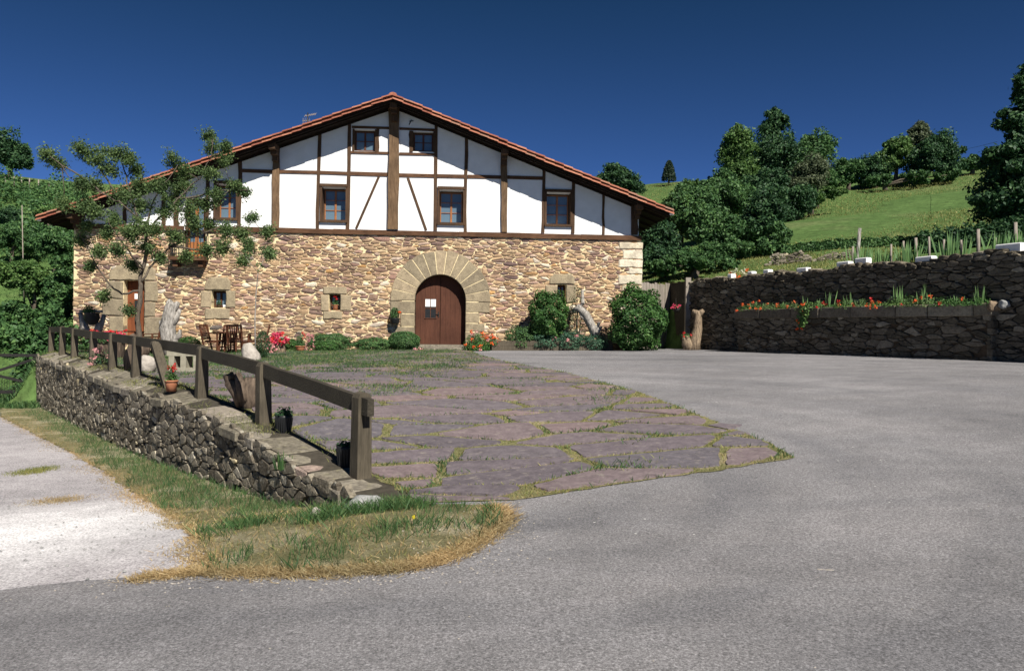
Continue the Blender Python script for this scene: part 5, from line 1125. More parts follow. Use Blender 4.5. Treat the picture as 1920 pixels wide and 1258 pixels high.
# red flower boxes
D = 21.5; b = at(204, D); t_ = thing('flower_trough', 'wooden trough of bright pink red flowers behind the far half of the fence', 'planter', b); mb = MB(); mb.box((b[0]-.38, D-.15, b[2]), (b[0]+.38, D+.15, b[2]+.52)); mb.build('box', M['darkstump'], t_)
for cm, n_, yy in (('red', 40, .66), ('pink', 30, .62)):
    pr = []
    for _ in range(n_): q = b+np.array([rng.uniform(-.42, .42), rng.uniform(-.2, .05), yy+rng.uniform(-.06, .12)]); pr.append(leaves(q+rng.normal(size=(12, 3))*.03, np.tile([0, -1, .8], (12, 1)), .06, .9))
    V, F = join(pr); mkobj('blossoms', V, F, M[cm], t_)
d = unit(rng.normal(size=(900, 3))); V, F = leaves(b+[0, 0, .55]+d*np.array([.45, .22, .14]), d, .07); mkobj('foliage', V, F, M['leaf_mid'], t_)
flowerbush('flower_bush', 'pale pink flowers seen through the fence below the red flower trough', at(193, 19.5), .3, .42, [('palepink', 16)], 'darkgap' and 'leaf_dark', 500, fs=.07)
# pink planter on a stump, rose pots, white stone, dark planter
D = 26.; b = at(523, D); t_ = flowerbush('flower_stump', 'vivid pink flowers on a knotty stump between the garden table and the shrubs', b+[0, 0, .38], .34, .3, [('pink', 34), ('red', 16)], 'leaf_mid', 500, fs=.10); mb = MB(); mb.tube([b+[0, 0, -.05], b+[.03, 0, .2], b+[0, 0, .42]], [.24, .17, .2], 10, wob=.2); mb.build('stump', M['stumpwood'], t_)
flowerbush('flower_bush', 'pale pink flowers hanging left of the pink flowered stump', at(508, 25.6), .22, .3, [('palepink', 14)], 'leaf_mid', 220, fs=.09)
b = at(563, 27.5); pot('wreath_pot', 'terracotta pot with a ring shaped green plant and few red flowers left of the shrubs', b, .17, .22, 'terracotta', 'leaf_mid', 'red', .5, 900, nfl=4)
flowerbush('flower_bush', 'pale pink rose bush between the ring shaped pot plant and the shrubs', at(583, 27.8), .2, .62, [('palepink', 18)], 'leaf_mid', 350, fs=.09)
D = 21.; b = at(465, D); mb = MB(); mb.tube([b+[.12, 0, -.05], b+[.08, 0, .15], b+[0, 0, .38], b+[-.03, 0, .50]], [.27, .24, .17, .10], 11, wob=.1); mb.build('pale_rock', M['paleRock'], label='pale pointed rock behind the fence beside the thin sapling', cat='rock')
b = at(492, 22.); shrub('dark round plant in a hanging basket beside the pale pointed rock', 492, 622, 15, 22., 'leaf_dark', 1800, .05, base=b+[0, 0, .05], name='round_plant', cat='plant')
# garden furniture
def make_chair():
    t_ = thing('garden_chair', 'dark brown slatted garden chair standing behind the round garden table', 'chair', (0, 0, 0), 'garden chairs around the table'); W2 = .24
    mb = MB(); 
    for k in range(6): mb.box((-W2, -.24+.08*k, .42), (W2, -.175+.08*k, .445))
    mb.box((-W2, -.25, .37), (-W2+.04, .24, .418)); mb.box((W2-.04, -.25, .37), (W2, .24, .418)); mb.build('seat', M['garden'], t_)
    mb = MB()
    for k in range(7): x = -W2+.03+.07*k; mb.bar([x, .27, .5], [x, .41, .93], .03, .015)
    mb.bar([-W2, .42, .95], [W2, .42, .95], .03, .06); mb.bar([-W2, .27, .5], [W2, .27, .5], .03, .05); mb.build('backrest', M['garden'], t_)
    for sx in (-1, 1):
        mb = MB(); mb.bar([sx*W2, -.24, 0], [sx*W2, -.22, .65], .045, .045, up=(0, 1, 0)); mb.build('leg', M['garden'], t_)
        mb = MB(); mb.bar([sx*W2, .2, 0], [sx*W2, .42, .96], .045, .045, up=(0, 1, 0)); mb.build('leg', M['garden'], t_)
        mb = MB(); mb.bar([sx*W2, -.27, .665], [sx*W2, .34, .69], .055, .025); mb.build('armrest', M['garden'], t_)
    return t_
b = at(432, 26.4); tb_ = thing('garden_table', 'round slatted dark wood garden table by the house wall', 'table', b)
mb = MB(); 
for k in range(9):
    y = -.5+.122*k; hw = math.sqrt(max(0, .6**2-(y+.0)**2)); mb.box((b[0]-hw, b[1]+y-.055, b[2]+.70), (b[0]+hw, b[1]+y+.055, b[2]+.73))
mb.build('tabletop', M['garden'], tb_)
for a in range(4): an = math.pi/4+a*math.pi/2; mb = MB(); mb.bar(b+[math.cos(an)*.42, math.sin(an)*.42, 0], b+[math.cos(an)*.36, math.sin(an)*.36, .698], .06, .06, up=(0, 1, 0)); mb.build('leg', M['garden'], tb_)
mb = MB(); mb.bar(b+[-.4, 0, .2], b+[.4, 0, .2], .05, .04); mb.bar(b+[0, -.4, .26], b+[0, .4, .26], .05, .04); mb.build('stretcher', M['garden'], tb_)
ch = make_chair(); ch.location = tuple(at(424, 27.2))
dup(ch, at(402, 26.1), R_(82), 'dark brown garden chair leaning back on the left of the round table'); dup(ch, at(481, 26.6), R_(-75), 'dark brown garden chair on the right of the round table behind the thin sapling')
dup(ch, at(447, 25.4), R_(178), 'dark brown garden chair in front of the round table with its back to the fence')
dup(ch, at(288, 24.2), R_(-100), 'dark brown garden chair standing before the left doorway, right of the apple tree')
b = at(236, 24.6); bt = thing('garden_bench', 'low dark wood table in front of the left doorway behind the tree trunk', 'table', b); mb = MB()
for k in range(5): mb.box((b[0]-.55, b[1]-.3+.12*k, b[2]+.72), (b[0]+.45, b[1]-.19+.12*k, b[2]+.75))
mb.build('tabletop', M['garden'], bt)
for sx in (-.45, .38): mb = MB(); mb.box((b[0]+sx, b[1]-.25, b[2]), (b[0]+sx+.06, b[1]+.25, b[2]+.718)); mb.build('leg', M['garden'], bt)
# ---------------- apple tree ----------------
D0 = 22.5; base = at(262, D0, -.05); ap = thing('apple_tree', 'slender apple tree with loose crown in front of the left half of the house', 'tree', base)
T = lambda x, y, dd=0.: pt(x, y, D0+dd)
limbs = [[(262, 655, 0), (259, 600, 0), (263, 550, 0), (268, 505, .1), (274, 470, .1), (273, 435, .1)], [(263, 545, 0), (228, 552, -.2), (205, 535, -.3), (180, 500, -.4), (168, 470, -.5), (150, 440, -.5)], [(266, 528, 0), (292, 490, .4), (320, 462, .6), (350, 447, .6), (400, 430, .8), (450, 425, .9), (490, 445, 1.)],
         [(273, 440, .1), (255, 405, -.3), (225, 378, -.6), (190, 362, -.9), (150, 345, -1)], [(273, 440, .1), (300, 405, .5), (335, 372, .7), (372, 335, .8), (398, 295, .9), (400, 260, 1)], [(262, 415, -.1), (245, 370, 0), (238, 330, .2), (225, 295, .2), (190, 275, .2)],
         [(274, 435, .1), (283, 390, .2), (300, 350, .3), (335, 310, .5)], [(190, 362, -.9), (150, 330, -1), (115, 310, -1.1), (88, 288, -1.1)], [(320, 462, .6), (380, 470, .2), (430, 465, 0), (465, 480, .1)], [(268, 505, 0), (248, 480, -.6), (230, 455, -.9), (205, 420, -1)], [(225, 378, -.5), (190, 320, -.4), (165, 285, -.4)], [(335, 372, .7), (390, 365, .9), (430, 355, 1), (465, 358, 1)]]
mb = MB(); nodes = []
for li, l in enumerate(limbs):
    P = [T(*p) for p in l]; Q = [P[0]]
    for a, b_ in zip(P[:-1], P[1:]):
        for t_ in (.33, .66, 1): Q.append(a+(b_-a)*t_+rng.normal(size=3)*.02)
    r0 = .085 if li == 0 else .034; r1 = .04 if li == 0 else .008
    mb.tube(Q, list(np.linspace(r0, r1, len(Q))), 7, wob=.06); nodes += Q[2:]
nodes = np.array(nodes)
cl = [(90, 290, 18), (108, 308, 14), (160, 285, 24), (182, 302, 26), (214, 288, 24), (240, 302, 20), (208, 318, 22), (258, 322, 20), (150, 345, 16), (185, 348, 22), (235, 368, 30), (268, 388, 26), (300, 350, 22), (330, 300, 26), (346, 322, 26), (338, 348, 30), (394, 254, 18), (400, 280, 22), (425, 275, 12), (418, 302, 18), (392, 322, 24), (312, 400, 26), (350, 400, 30), (378, 385, 26), (405, 372, 22), (440, 352, 18), (458, 362, 10), (430, 430, 20), (472, 410, 10), (456, 440, 20), (500, 438, 16), (468, 462, 15), (506, 474, 12), (160, 385, 20), (150, 450, 18), (182, 470, 14), (238, 440, 24), (276, 462, 22), (300, 480, 14), (210, 412, 20), (330, 440, 20), (418, 465, 20), (348, 482, 12), (168, 500, 8), (262, 350, 20), (362, 425, 22), (395, 420, 16), (120, 385, 12), (455, 490, 8), (222, 468, 16), (256, 420, 22), (290, 430, 20), (390, 470, 16), (250, 500, 14), (165, 425, 14), (200, 440, 12), (195, 555, 9), (243, 582, 7), (180, 400, 18), (325, 375, 22)]
parts = []
for x, y, r in cl:
    dd = nodes-np.array(T(x, y)); k = np.argmin((dd[:, 0]**2+dd[:, 2]**2)); nd = nodes[k]; dep = nd[1]-D0+rng.uniform(-.5, .5); c = T(x, y, dep); R = r*D0/FPX
    mid = (nd+c)/2+rng.normal(size=3)*.05; mb.tube([nd, mid, c], [.014, .01, .005], 5)
    for _ in range(7+int(R*17)):
        e = unit(rng.normal(size=3)); tip = c+e*R*rng.uniform(.5, 1.1)*np.array([1, 1, .9]); mb.tube([c+(tip-c)*.1, (c+tip)/2+rng.normal(size=3)*.02, tip], [.006, .004, .002], 3, cap=False)
        n_ = int(60+rng.random()*50); tt = rng.random((n_, 1)); P = c+(tip-c)*(.25+.8*tt)+rng.normal(size=(n_, 3))*.075; parts.append(leaves(P, rng.normal(size=(n_, 3))*.4+[0, -.25, .8], .066, .6))
mb.build('trunk', M['bark'], ap); V, F = join(parts); mkobj('crown', V, F, M['leaf_apple'], ap)
# thin sapling
D1 = 21.3; b = at(479, D1, -.03); sp = thing('sapling', 'thin pale stemmed sapling with a few leaves in front of the garden table', 'tree', b); T1 = lambda x, y: pt(x, y, D1)
mb = MB(); mb.tube([b, T1(478, 600), T1(480, 550), T1(484, 510), T1(497, 480)], [.022, .018, .015, .01, .006], 6); mb.tube([T1(484, 512), T1(466, 490), T1(458, 478)], [.008, .006, .004], 5); mb.build('trunk', M['driftwood'], sp)
V, F = join([clump(T1(500, 474), .2, 120, .09), clump(T1(462, 472), .16, 80, .09), clump(T1(488, 500), .12, 40, .08)]); mkobj('crown', V, F, M['leaf_apple'], sp)

# ---------------- trees on the hills ----------------
BG = [
 ('oak_tree', 'tall dark topped tree, highest point of the wood on the right hill', 1450, 66, [(1450, 235, 28, 36), (1452, 290, 48, 55), (1470, 340, 45, 45), (1430, 330, 40, 45)], 15000, .42, 'leaf_dark'),
 ('oak_tree', 'light green rounded tree on the left edge of the hill wood', 1392, 64, [(1388, 270, 38, 38), (1372, 310, 32, 38), (1400, 340, 40, 45), (1372, 352, 30, 28)], 12000, .4, 'leaf_light'),
 ('oak_tree', 'mid green tree on the right shoulder of the hill wood above the meadow', 1525, 66, [(1530, 272, 38, 34), (1515, 310, 42, 42), (1540, 335, 32, 26)], 10000, .42, 'leaf_mid'),
 ('hawthorn', 'greyish flowering bush at the lower right edge of the hill wood', 1530, 62, [(1525, 330, 36, 38), (1500, 350, 28, 28)], 7000, .35, 'leaf_olive'),
 ('hill_bush', 'dark bush joining the hill wood and the ridge trees', 1590, 74, [(1590, 322, 36, 26), (1567, 335, 26, 22)], 6000, .42, 'leaf_mid'),
 ('hill_bush', 'dark bush on the ridge left of the round ridge tree', 1640, 74, [(1632, 322, 34, 30), (1650, 312, 26, 26)], 6000, .42, 'leaf_dark'),
 ('ridge_tree', 'light green tree at the left of the ridge group above the meadow', 1678, 74, [(1680, 285, 30, 34), (1660, 305, 26, 28)], 8000, .42, 'leaf_light'),
 ('ridge_tree', 'pointed paler tree in the middle of the ridge group', 1722, 76, [(1722, 250, 20, 22), (1722, 280, 30, 32)], 7000, .42, 'leaf_olive'),
 ('ridge_tree', 'broad dark round tree shading the top of the meadow', 1755, 72, [(1765, 282, 42, 34), (1740, 305, 42, 32), (1780, 305, 28, 30)], 12000, .42, 'leaf_dark'),
 ('hill_bush', 'low hedge bush on the skyline between ridge group and right tree', 1822, 74, [(1822, 306, 28, 14)], 3500, .4, 'leaf_mid'),
 ('hill_bush', 'bright bush on the hill below the light rounded tree', 1365, 50, [(1370, 375, 46, 40), (1330, 385, 40, 34)], 9000, .34, 'leaf_mid'),
 ('hill_bush', 'large dark bush bordering the left edge of the meadow', 1435, 46, [(1432, 400, 42, 52), (1450, 380, 26, 36), (1410, 430, 38, 40)], 10000, .32, 'leaf_dark'),
 ('hill_bush', 'dark green bush in the middle of the lower wood right of the roof end', 1345, 42, [(1345, 430, 46, 42), (1310, 415, 42, 40)], 10000, .3, 'leaf_mid'),
 ('hill_bush', 'bush just right of the roof end above the plank fence', 1270, 43, [(1275, 400, 44, 42), (1300, 370, 40, 30)], 9000, .3, 'leaf_mid'),
 ('hill_bush', 'dark lower bush between house corner and plank fence', 1232, 40, [(1236, 455, 40, 42), (1225, 425, 30, 30)], 8000, .28, 'leaf_dark'),
 ('elder_bush', 'bush dotted with cream blossom beside the house corner', 1245, 38.6, [(1240, 478, 26, 20), (1215, 490, 22, 22)], 3600, .22, 'leaf_dark'),
 ('hill_bush', 'low bush at the foot of the wood above the dry grass', 1390, 40, [(1385, 470, 52, 32), (1330, 474, 40, 26), (1295, 480, 30, 24)], 9000, .26, 'leaf_mid'),
 ('hill_bush', 'dark bush filling the notch at the upper left corner of the meadow', 1495, 56, [(1492, 375, 36, 34), (1470, 395, 30, 30)], 8000, .34, 'leaf_dark'),
 ('hill_bush', 'mid green bush at the top left of the wood near the skyline', 1330, 58, [(1335, 360, 36, 28), (1290, 372, 34, 22), (1360, 340, 26, 26)], 8000, .34, 'leaf_mid'),
 ('hill_bush', 'dark bush in the centre of the wood between light and dark trees', 1420, 54, [(1415, 365, 50, 36), (1440, 345, 34, 34)], 9000, .34, 'leaf_dark'),
 ('hill_bush', 'low spreading bush at the foot of the wood behind the plank fence', 1300, 37, [(1300, 490, 60, 22), (1360, 492, 40, 16), (1240, 500, 36, 16)], 8000, .24, 'leaf_mid'),
 ('hill_bush', 'low bush at the foot of the wood beside the ruined bank', 1430, 39, [(1440, 462, 30, 24), (1462, 440, 22, 24)], 5000, .26, 'leaf_mid'),
 ('hill_bush', 'bush under the greyish flowering bush along the meadow edge', 1520, 58, [(1515, 370, 36, 16), (1560, 362, 28, 12)], 5000, .32, 'leaf_light'),
 ('hill_bush', 'wide low bush under the ridge trees at the top of the meadow', 1660, 71, [(1650, 338, 36, 12), (1720, 332, 40, 14), (1780, 328, 30, 12)], 7000, .36, 'leaf_mid'),
 ('hill_bush', 'pale bush on the skyline left of the hill wood', 1310, 66, [(1300, 352, 36, 16), (1345, 345, 24, 16)], 5000, .34, 'leaf_light'),
 ('roofline_tree', 'tree rising behind the right slope of the farmhouse roof', 1160, 60, [(1158, 330, 38, 26), (1130, 345, 26, 22), (1185, 350, 22, 20)], 7000, .36, 'leaf_dark'),
 ('left_hill_tree', 'dark tree on the left hill skyline at the photo edge', 20, 68, [(10, 280, 40, 38), (40, 298, 24, 24), (-30, 285, 36, 36)], 9000, .42, 'leaf_dark'),
]
for nm, lb, px, D, ells, nl, sz, m_ in BG:
    tree(nm.replace('left_hill_tree', 'hill_tree'), lb, px, D, ells, nl, sz*.60, m_, kclump=34, cr=.30, trunk_r=.2, cat='bush' if 'bush' in nm or nm == 'hawthorn' else 'tree')
# cream blossom on the elder
# conifer
b = at(1254, 82); t_ = thing('cypress', 'small dark cone shaped conifer alone on the skyline', 'tree', b); top = pt(1254, 302, 82); hh = top[2]-b[2]; n_ = 5000; q = rng.random(n_)**.7; a = rng.uniform(0, 6.28, n_); rr_ = (.62*(1-q)**.55+.05)*1.1*(.75+.35*rng.random(n_)); zb_ = b[2]+hh*.12
P = np.stack([b[0]+np.cos(a)*rr_, b[1]+np.sin(a)*rr_, zb_+q*(top[2]-zb_)], 1); V, F = leaves(P, np.stack([np.cos(a), np.sin(a), .4+0*a], 1), .22); mkobj('crown', V, F, M['leaf_black'], t_)
mb = MB(); mb.tube([b-[0, 0, .1], top-[0, 0, .3]], [.1, .03], 6); mb.build('trunk', M['bark'], t_)
# big shaded tree at the right edge
big = [(1915, 360, 85, 70), (1900, 300, 60, 50), (1870, 385, 58, 38), (1915, 230, 40, 45), (1935, 160, 42, 40), (1965, 300, 80, 110), (1975, 200, 60, 60)]
tree('beech_tree', 'huge dark tree overhanging the wall at the right edge', 1950, 33, big, 34000, .20, 'leaf_dark', kclump=60, cr=.30, trunk_r=.35)
# hedge, rubble bank
def hedge(name, label, p0, p1, D0_, D1_, hpx, n, m_, size):
    a = at(p0, D0_); b_ = at(p1, D1_); h = hpx*D0_/FPX; t = rng.random(n); C = a+(b_-a)*t[:, None]; C[:, 2] = H(C[:, 0], C[:, 1]); an = rng.uniform(0, 2*np.pi, n); r = (.7+.3*rng.random(n)); hv = h*(1+.2*np.sin(t*60)+.15*np.sin(t*147+1))
    P = C+np.stack([rng.normal(size=n)*.1, np.cos(an)*r*h*.6, np.abs(np.sin(an))*r*hv], 1); V, F = leaves(P, np.stack([0*an, np.cos(an), np.sin(an)+.3], 1), size); return mkobj(name, V, F, M[m_], label=label, cat='hedge')
hedge('hedge', 'low dark hedge along the foot of the meadow', 1468, 1720, 38.5, 37, 15, 12000, 'leaf_mid', .14)
hedge('hedge', 'dark hedge running under the big right tree behind the stakes', 1722, 2000, 33, 31, 36, 12000, 'leaf_dark', .16)
dr_ = thing('ruined_wall', 'ruined dry stone bank below the meadow hedge', 'stone wall', at(1510, 35)); mb = MB(); a = at(1440, 36.); b_ = at(1600, 34.5); nrm = unit(np.array([b_[1]-a[1], -(b_[0]-a[0]), 0])); LL = np.linalg.norm((b_-a)[:2]); cells = voro(0, LL, 0, .85, .2, .09, .45, .25, 51)
def bm(u, z, d): p = a+(b_-a)*u/LL+nrm*d; return (p[0], p[1], Hs(p[0], p[1])+z-.05)
stones(mb, cells, bm, .01, .1, lambda cx, cy, p: cy < .42+.16*math.sin(cx*2)+.1*math.sin(cx*5.3), None, .8, .02, smooth=False); mb.build('stones', M['wallstone'], dr_)
b = at(1387, wD(1387, -.9)); flowerbush('flower_bush', 'rusty red and cream flower clump at the far end of the retaining wall top', b, .5, .42, [('orangeR', 8), ('cream', 22)], 'grass_y', 600, fs=.10)
# left hillside shrubs
for i, (px, D, e, m_, lb) in enumerate(((20, 44, [(20, 440, 34, 26), (50, 455, 24, 18)], 'leaf_mid', 'green bush halfway up the left hill at the photo edge'), (100, 42, [(100, 455, 30, 24)], 'leaf_mid', 'green bush halfway up the left hill beside the roof end'), (60, 36, [(60, 520, 40, 34), (20, 510, 30, 30)], 'leaf_light', 'wide leafy bush above the field gate'),
                              (112, 33, [(112, 560, 30, 58), (118, 500, 22, 30)], 'leaf_mid', 'tall dark bush against the left corner of the house'), (40, 36, [(38, 585, 40, 24), (5, 590, 26, 22)], 'leaf_mid', 'wide bush up the slope behind the field gate'), (90, 50, [(85, 400, 22, 12), (110, 395, 18, 14)], 'leaf_light', 'small light bush on the upper left hill'), (20, 50, [(20, 405, 24, 16)], 'leaf_dark', 'small dark bush high on the left hill at the edge'),
                              (100, 30, [(100, 625, 30, 26)], 'leaf_mid', 'low bush between field gate and house corner'))):
    tree('hill_bush', lb, px, D, e, 6500, .16, m_, kclump=26, trunk_r=.08, cat='bush')
for i, px in enumerate((10, 26, 40, 55, 72, 92)):
    b = at(px, 66); mb = MB(); mb.tube([b-[0, 0, .1], b+[0, 0, .95]], .055, 6); mb.build('fence_stake', M['greywood'], base=b, label='%s short stake of the field fence on the left skyline' % ORD[i], cat='stake', group='stakes on the left skyline')
stake(45, 385, 0, .025, 'thin pale pole standing on the left hill above the gate', 'greywood', -.1, None, D=38)
# overhead cable
mb = MB(); mb.tube([pt(1790, 284, 70), pt(1830, 276, 55), pt(1870, 266, 45)], .010, 4); mb.build('cable', M['iron'], label='thin dark cable crossing the sky between ridge and right tree', cat='cable')

# ---------------- grass ----------------
def hh_(x, y): return H(x, y)
vx, vy = scatter(verge, 260000)
sd_ = (vx-FA[0])*FD[0]+(vy-FA[1])*FD[1]; od = (vx-FA[0])*FL[0]+(vy-FA[1])*FL[1]-.45
nz = vnoise(vx, vy, 2.2, 3); nz2 = vnoise(vx, vy, 6, 4)
green = (np.exp(-np.clip(od, 0, 9)/.62)*1.35+nz*.22+nz2*.12 > .42)
endz = (sd_ < .3) & (vy < 9); green = np.where(endz, (nz*.5+nz2*.4+np.exp(-((vx+.95)**2/1.2+(vy-6.9)**2/.25))*1.) > .50, green)
keepn = rng.random(len(vx)) < np.clip(1.25-vy/26, .35, 1)
g = green & keepn; stuff('verge_grass', vx[g], vy[g], hh_(vx[g], vy[g])+.01, .085, .009, 'grass_g', 'green grass growing along the foot of the lane wall', 'grass', .6)
g = (~green) & keepn & (rng.random(len(vx)) < .55); stuff('dry_grass', vx[g], vy[g], hh_(vx[g], vy[g])+.01, .035, .008, 'grass_d', 'dry straw coloured grass between the green verge and the lane', 'grass', 1.4)
g = (~green) & keepn & (rng.random(len(vx)) < .22); stuff('sparse_grass', vx[g], vy[g], hh_(vx[g], vy[g])+.01, .05, .008, 'grass_y', 'yellowing grass mixed into the dry verge', 'grass', .9)
# taller tuft at the near end
tx_, ty_ = rng.normal(size=9000)*.75-1.1, rng.normal(size=9000)*.42+6.75; ok = vnoise(tx_, ty_, 4.5, 9)+rng.normal(size=9000)*.15 > .1; tx_, ty_ = tx_[ok], ty_[ok]; ok = inside([tuple(p) for p in verge], tx_, ty_); tx_, ty_ = tx_[ok], ty_[ok]
stuff('tall_grass', tx_, ty_, hh_(tx_, ty_)+.02, .085, .009, 'grass_g', 'taller grass around the near end of the lane wall', 'grass', .8)
# dry rim at the asphalt edge
fe = np.array(front_edge[3:]); t = rng.random(16000)*(len(fe)-1); k = t.astype(int); q = fe[k]+(fe[np.minimum(k+1, len(fe)-1)]-fe[k])*(t-k)[:, None]+rng.normal(size=(len(t), 2))*.06
stuff('straw_rim', q[:, 0], q[:, 1], hh_(q[:, 0], q[:, 1])+.012, .03, .008, 'grass_d', 'dry straw along the edge of the asphalt', 'grass', 2.2)
le = np.array(lane_edge); n_ = 14000; t = rng.random(n_)*(len(le)-1.001); k = t.astype(int); q = le[k]+(le[k+1]-le[k])*(t-k)[:, None]; off = rng.normal(size=(n_, 2))*np.array([.10, .10])*(1+vnoise(q[:, 0], q[:, 1], 3., 31))[:, None]; q = q+off
stuff('lane_edge_straw', q[:, 0], q[:, 1], hh_(q[:, 0], q[:, 1])+.012, .02, .010, 'grass_d', 'straw and dry grass creeping over the lane edge', 'grass', 2.)
# patch on the lane
q = np.array(gp(65, 885)[:2]); x_ = q[0]+rng.normal(size=1800)*.13; y_ = q[1]+rng.normal(size=1800)*.22; stuff('lane_tuft', x_, y_, hh_(x_, y_)+.01, .04, .009, 'grass_y', 'small dry grass patch in the middle of the lane', 'grass', 1.)
q = np.array(gp(110, 940)[:2]); x_ = q[0]+rng.normal(size=1500)*.16; y_ = q[1]+rng.normal(size=1500)*.16; stuff('lane_straw', x_, y_, hh_(x_, y_)+.01, .02, .009, 'grass_d', 'straw lying on the lane near the grass patch', 'grass', 2.)
# paving joints
P = np.array(flag_poly); x0, y0 = P.min(0); x1, y1 = P.max(0); st = .03; ax_ = np.arange(x0, x1, st); ay = np.arange(y0, y1, st); occ = np.zeros((len(ax_), len(ay)), bool)
for Q in SLABS:
    Qa = np.array(Q); i0, j0 = np.maximum(((Qa.min(0)-[x0, y0])/st).astype(int), 0); i1, j1 = ((Qa.max(0)-[x0, y0])/st).astype(int)+2
    gx_, gy_ = np.meshgrid(ax_[i0:i1], ay[j0:j1], indexing='ij')
    if gx_.size: occ[i0:i1, j0:j1] |= inside(Q, gx_, gy_)
jx, jy = scatter(flag_poly, 760000)
on = occ[np.clip(((jx-x0)/st).astype(int), 0, len(ax_)-1), np.clip(((jy-y0)/st).astype(int), 0, len(ay)-1)]
nz = vnoise(jx, jy, 1.1, 7); nz2 = vnoise(jx, jy, 3.3, 8)
far_ = np.clip((jy-11)/9, 0, 1); left_ = np.clip((-jx-0)/4, 0, 1)*far_
pj = np.where(on, np.clip(far_*.62+left_*.62-.55+nz*.34+nz2*.30, 0, .75)*1.0, np.clip(1.1+nz*.5+nz2*.3+far_*.4, 0, 1))
keepj = rng.random(len(jx)) < pj*np.clip(1.3-jy/30, .4, 1)
gr = rng.random(len(jx)) < np.clip(.12+left_*.5+nz2*.35, 0, .8)
dr2 = (~gr) & (rng.random(len(jx)) < .5)
k = keepj & gr; stuff('lawn_grass', jx[k], jy[k], hh_(jx[k], jy[k])+np.where(on[k], .035, .015), .055, .018, 'grass_g', 'green grass spreading over the paving towards the house', 'grass', .9)
k = keepj & (~gr) & (~dr2); stuff('joint_grass', jx[k], jy[k], hh_(jx[k], jy[k])+np.where(on[k], .035, .015), .04, .014, 'grass_y', 'yellow green grass in the paving joints', 'grass', 1.)
k = keepj & dr2; stuff('joint_straw', jx[k], jy[k], hh_(jx[k], jy[k])+np.where(on[k], .035, .015), .025, .009, 'grass_d', 'dry straw in the paving joints', 'grass', 1.6)
# meadow and bank grass
mp_ = gpl([(1470, 470), (1920, 470)]) and None
n_ = 60000; a_ = rng.uniform(0, 1, n_); pxs = rng.uniform(1180, 2050, n_); Ds = 33+rng.random(n_)*52
X_ = (pxs-960)/FPX*Ds; kk = ((X_-WA[0])*WNn[0]+(Ds-WA[1])*WNn[1]) < -1.; X_, Ds_ = X_[kk], Ds[kk]
stuff('meadow_grass', X_, Ds_, hh_(X_, Ds_)-.02, .10, .05, 'grass_y', 'long grass of the hillside meadow', 'grass', .8)
n_ = 22000; ss = rng.uniform(-6, 16, n_); oo = rng.random(n_)*9+.45; q = WA[None]+WD[None]*ss[:, None]-WNn[None]*oo[:, None]; q = q[q[:, 1] > 15]
stuff('bank_grass', q[:, 0], q[:, 1], hh_(q[:, 0], q[:, 1]), .12, .025, 'grass_y', 'yellowish grass on the bank above the retaining wall', 'grass', .8)
n_ = 30000; x_ = rng.uniform(-50, -17.5, n_); y_ = rng.uniform(27, 70, n_); x_ = np.r_[x_, rng.uniform(-19.5, -14.8, 9000)]; y_ = np.r_[y_, rng.uniform(23.8, 27.6, 9000)]; k = (y_ > 27.6) | ((x_-FA[0])*FL[0]+(y_-FA[1])*FL[1] > .5) | ((x_-FA[0])*FD[0]+(y_-FA[1])*FD[1] > 22); x_, y_ = x_[k], y_[k]
stuff('hillside_grass', x_, y_, hh_(x_, y_), .15, .05, 'grass_g', 'rough grass of the left hillside', 'grass', .8)
n_ = 120000; x_ = rng.uniform(-46, -17.6, n_); y_ = rng.uniform(28, 66, n_); x_[:5000] = rng.uniform(-17.6, -15.6, 5000); y_[:5000] = rng.uniform(27.0, 29.6, 5000); y_ = np.where(x_ < -17.6, np.maximum(y_, 32+rng.random(len(y_))*2), y_); k = (y_ > 29.2) | (x_ < -15.3-(y_-25.5)*.43); x_, y_ = x_[k], y_[k]; k = vnoise(x_, y_, .55, 21)+vnoise(x_, y_, 1.6, 22)*.5 > -.75; x_, y_ = x_[k], y_[k]; hg = rng.random(len(x_))**1.2*(1.1+.7*vnoise(x_, y_, 1.1, 23))
P = np.stack([x_, y_, hh_(x_, y_)+np.maximum(hg, .05)], 1); V, F = leaves(P, np.tile([.1, -.3, 1.], (len(P), 1)), .24, .6, .8); mkobj('hillside_scrub', V, F, M['leaf_mid'], None, (0, 0, 0), kind='stuff', label='dense dark green scrub overgrowing the left hillside', cat='scrub')
n_ = 9000; s_ = rng.uniform(-.6, 21.8, n_); o_ = rng.uniform(-.25, .42, n_); k = vnoise(s_*1.0, o_*3, 2.2, 24)+rng.normal(size=n_)*.2 > .25; s_, o_ = s_[k], o_[k]; q = FA[None]+FD[None]*s_[:, None]+FL[None]*o_[:, None]
stuff('wall_top_grass', q[:, 0], q[:, 1], np.array([ctop(a, c_) for a, c_ in zip(s_, o_)])+.0, .045, .009, 'grass_y', 'dry grass and weeds growing on top of the lane wall', 'grass', 1.)
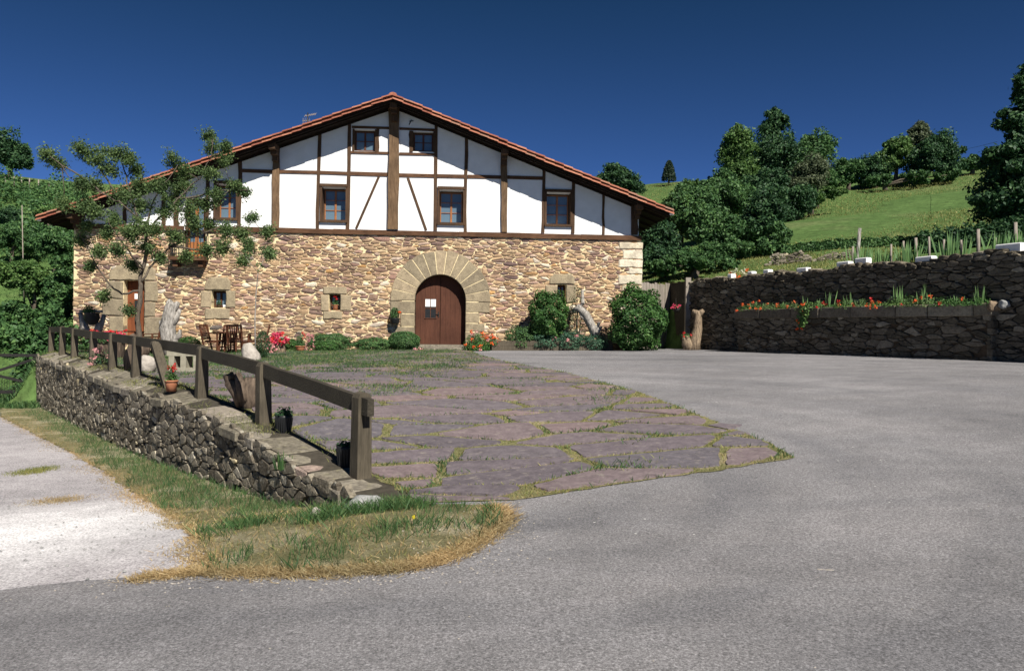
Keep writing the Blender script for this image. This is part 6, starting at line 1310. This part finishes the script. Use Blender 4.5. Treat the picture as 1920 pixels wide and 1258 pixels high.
def chips(name, x, y, r0, r1, m_, label, dz=.02):
    n = len(x); R = rng.uniform(r0, r1, n); a = rng.uniform(0, 2*np.pi, n); z = hh_(x, y)+dz; V = np.zeros((n, 5, 3))
    for k in range(4): V[:, k, 0] = x+R*np.cos(a+k*1.571)*(1+.3*rng.random(n)); V[:, k, 1] = y+R*np.sin(a+k*1.571)*.8; V[:, k, 2] = z
    V[:, 4] = np.stack([x, y, z+R*.8], 1); F = (np.array([[0, 1, 4], [1, 2, 4], [2, 3, 4], [3, 0, 4]])[None]+(np.arange(n)*5)[:, None, None]).reshape(-1, 3)
    return mkobj(name, V.reshape(-1, 3), F, M[m_], None, (0, 0, 0), kind='stuff', label=label, cat='gravel')
n_ = 170; r_ = 2.6+rng.random(n_)*9; a_ = rng.uniform(-.65, .65, n_); x_, y_ = r_*np.sin(a_), r_*np.cos(a_); k = inside([tuple(p) for p in yard], x_, y_) & ~inside([tuple(p) for p in flag_poly], x_, y_) & ~inside([tuple(p) for p in verge], x_, y_); chips('loose_chips', x_[k], y_[k], 0.002, .007, 'paleRock', 'pale stone chips scattered on the asphalt')
x_, y_ = scatter(lane, 9000); k = (vnoise(x_, y_, 1.3, 41)+rng.normal(size=len(x_))*.4 > .3) & ~inside([tuple(p) for p in verge], x_, y_); chips('lane_gravel', x_[k], y_[k], .006, .018, 'greyRock', 'loose grey gravel on the pale lane')
x_ = np.repeat(fe[:, 0], 60)+rng.normal(size=60*len(fe))*.25; y_ = np.repeat(fe[:, 1], 60)+rng.normal(size=60*len(fe))*.12-.08; chips('edge_gravel', x_, y_, .003, .010, 'paleRock', 'grit along the edge of the asphalt')
# asphalt litter: white chips and a brick scrap
b = gp(1555, 1072); mb = MB(); mb.rock(b+[0, 0, .01], (.075, .03, .008), seed=3); mb.build('brick_scrap', M['paleRock'], label='flat pale tan scrap lying on the asphalt', cat='stone fragment')
b = gp(1512, 1229); mb = MB(); mb.rock(b+[0, 0, .006], (.024, .010, .006), seed=4); mb.build('pebble', M['white'], label='white pebble on the asphalt near the bottom right', cat='pebble')
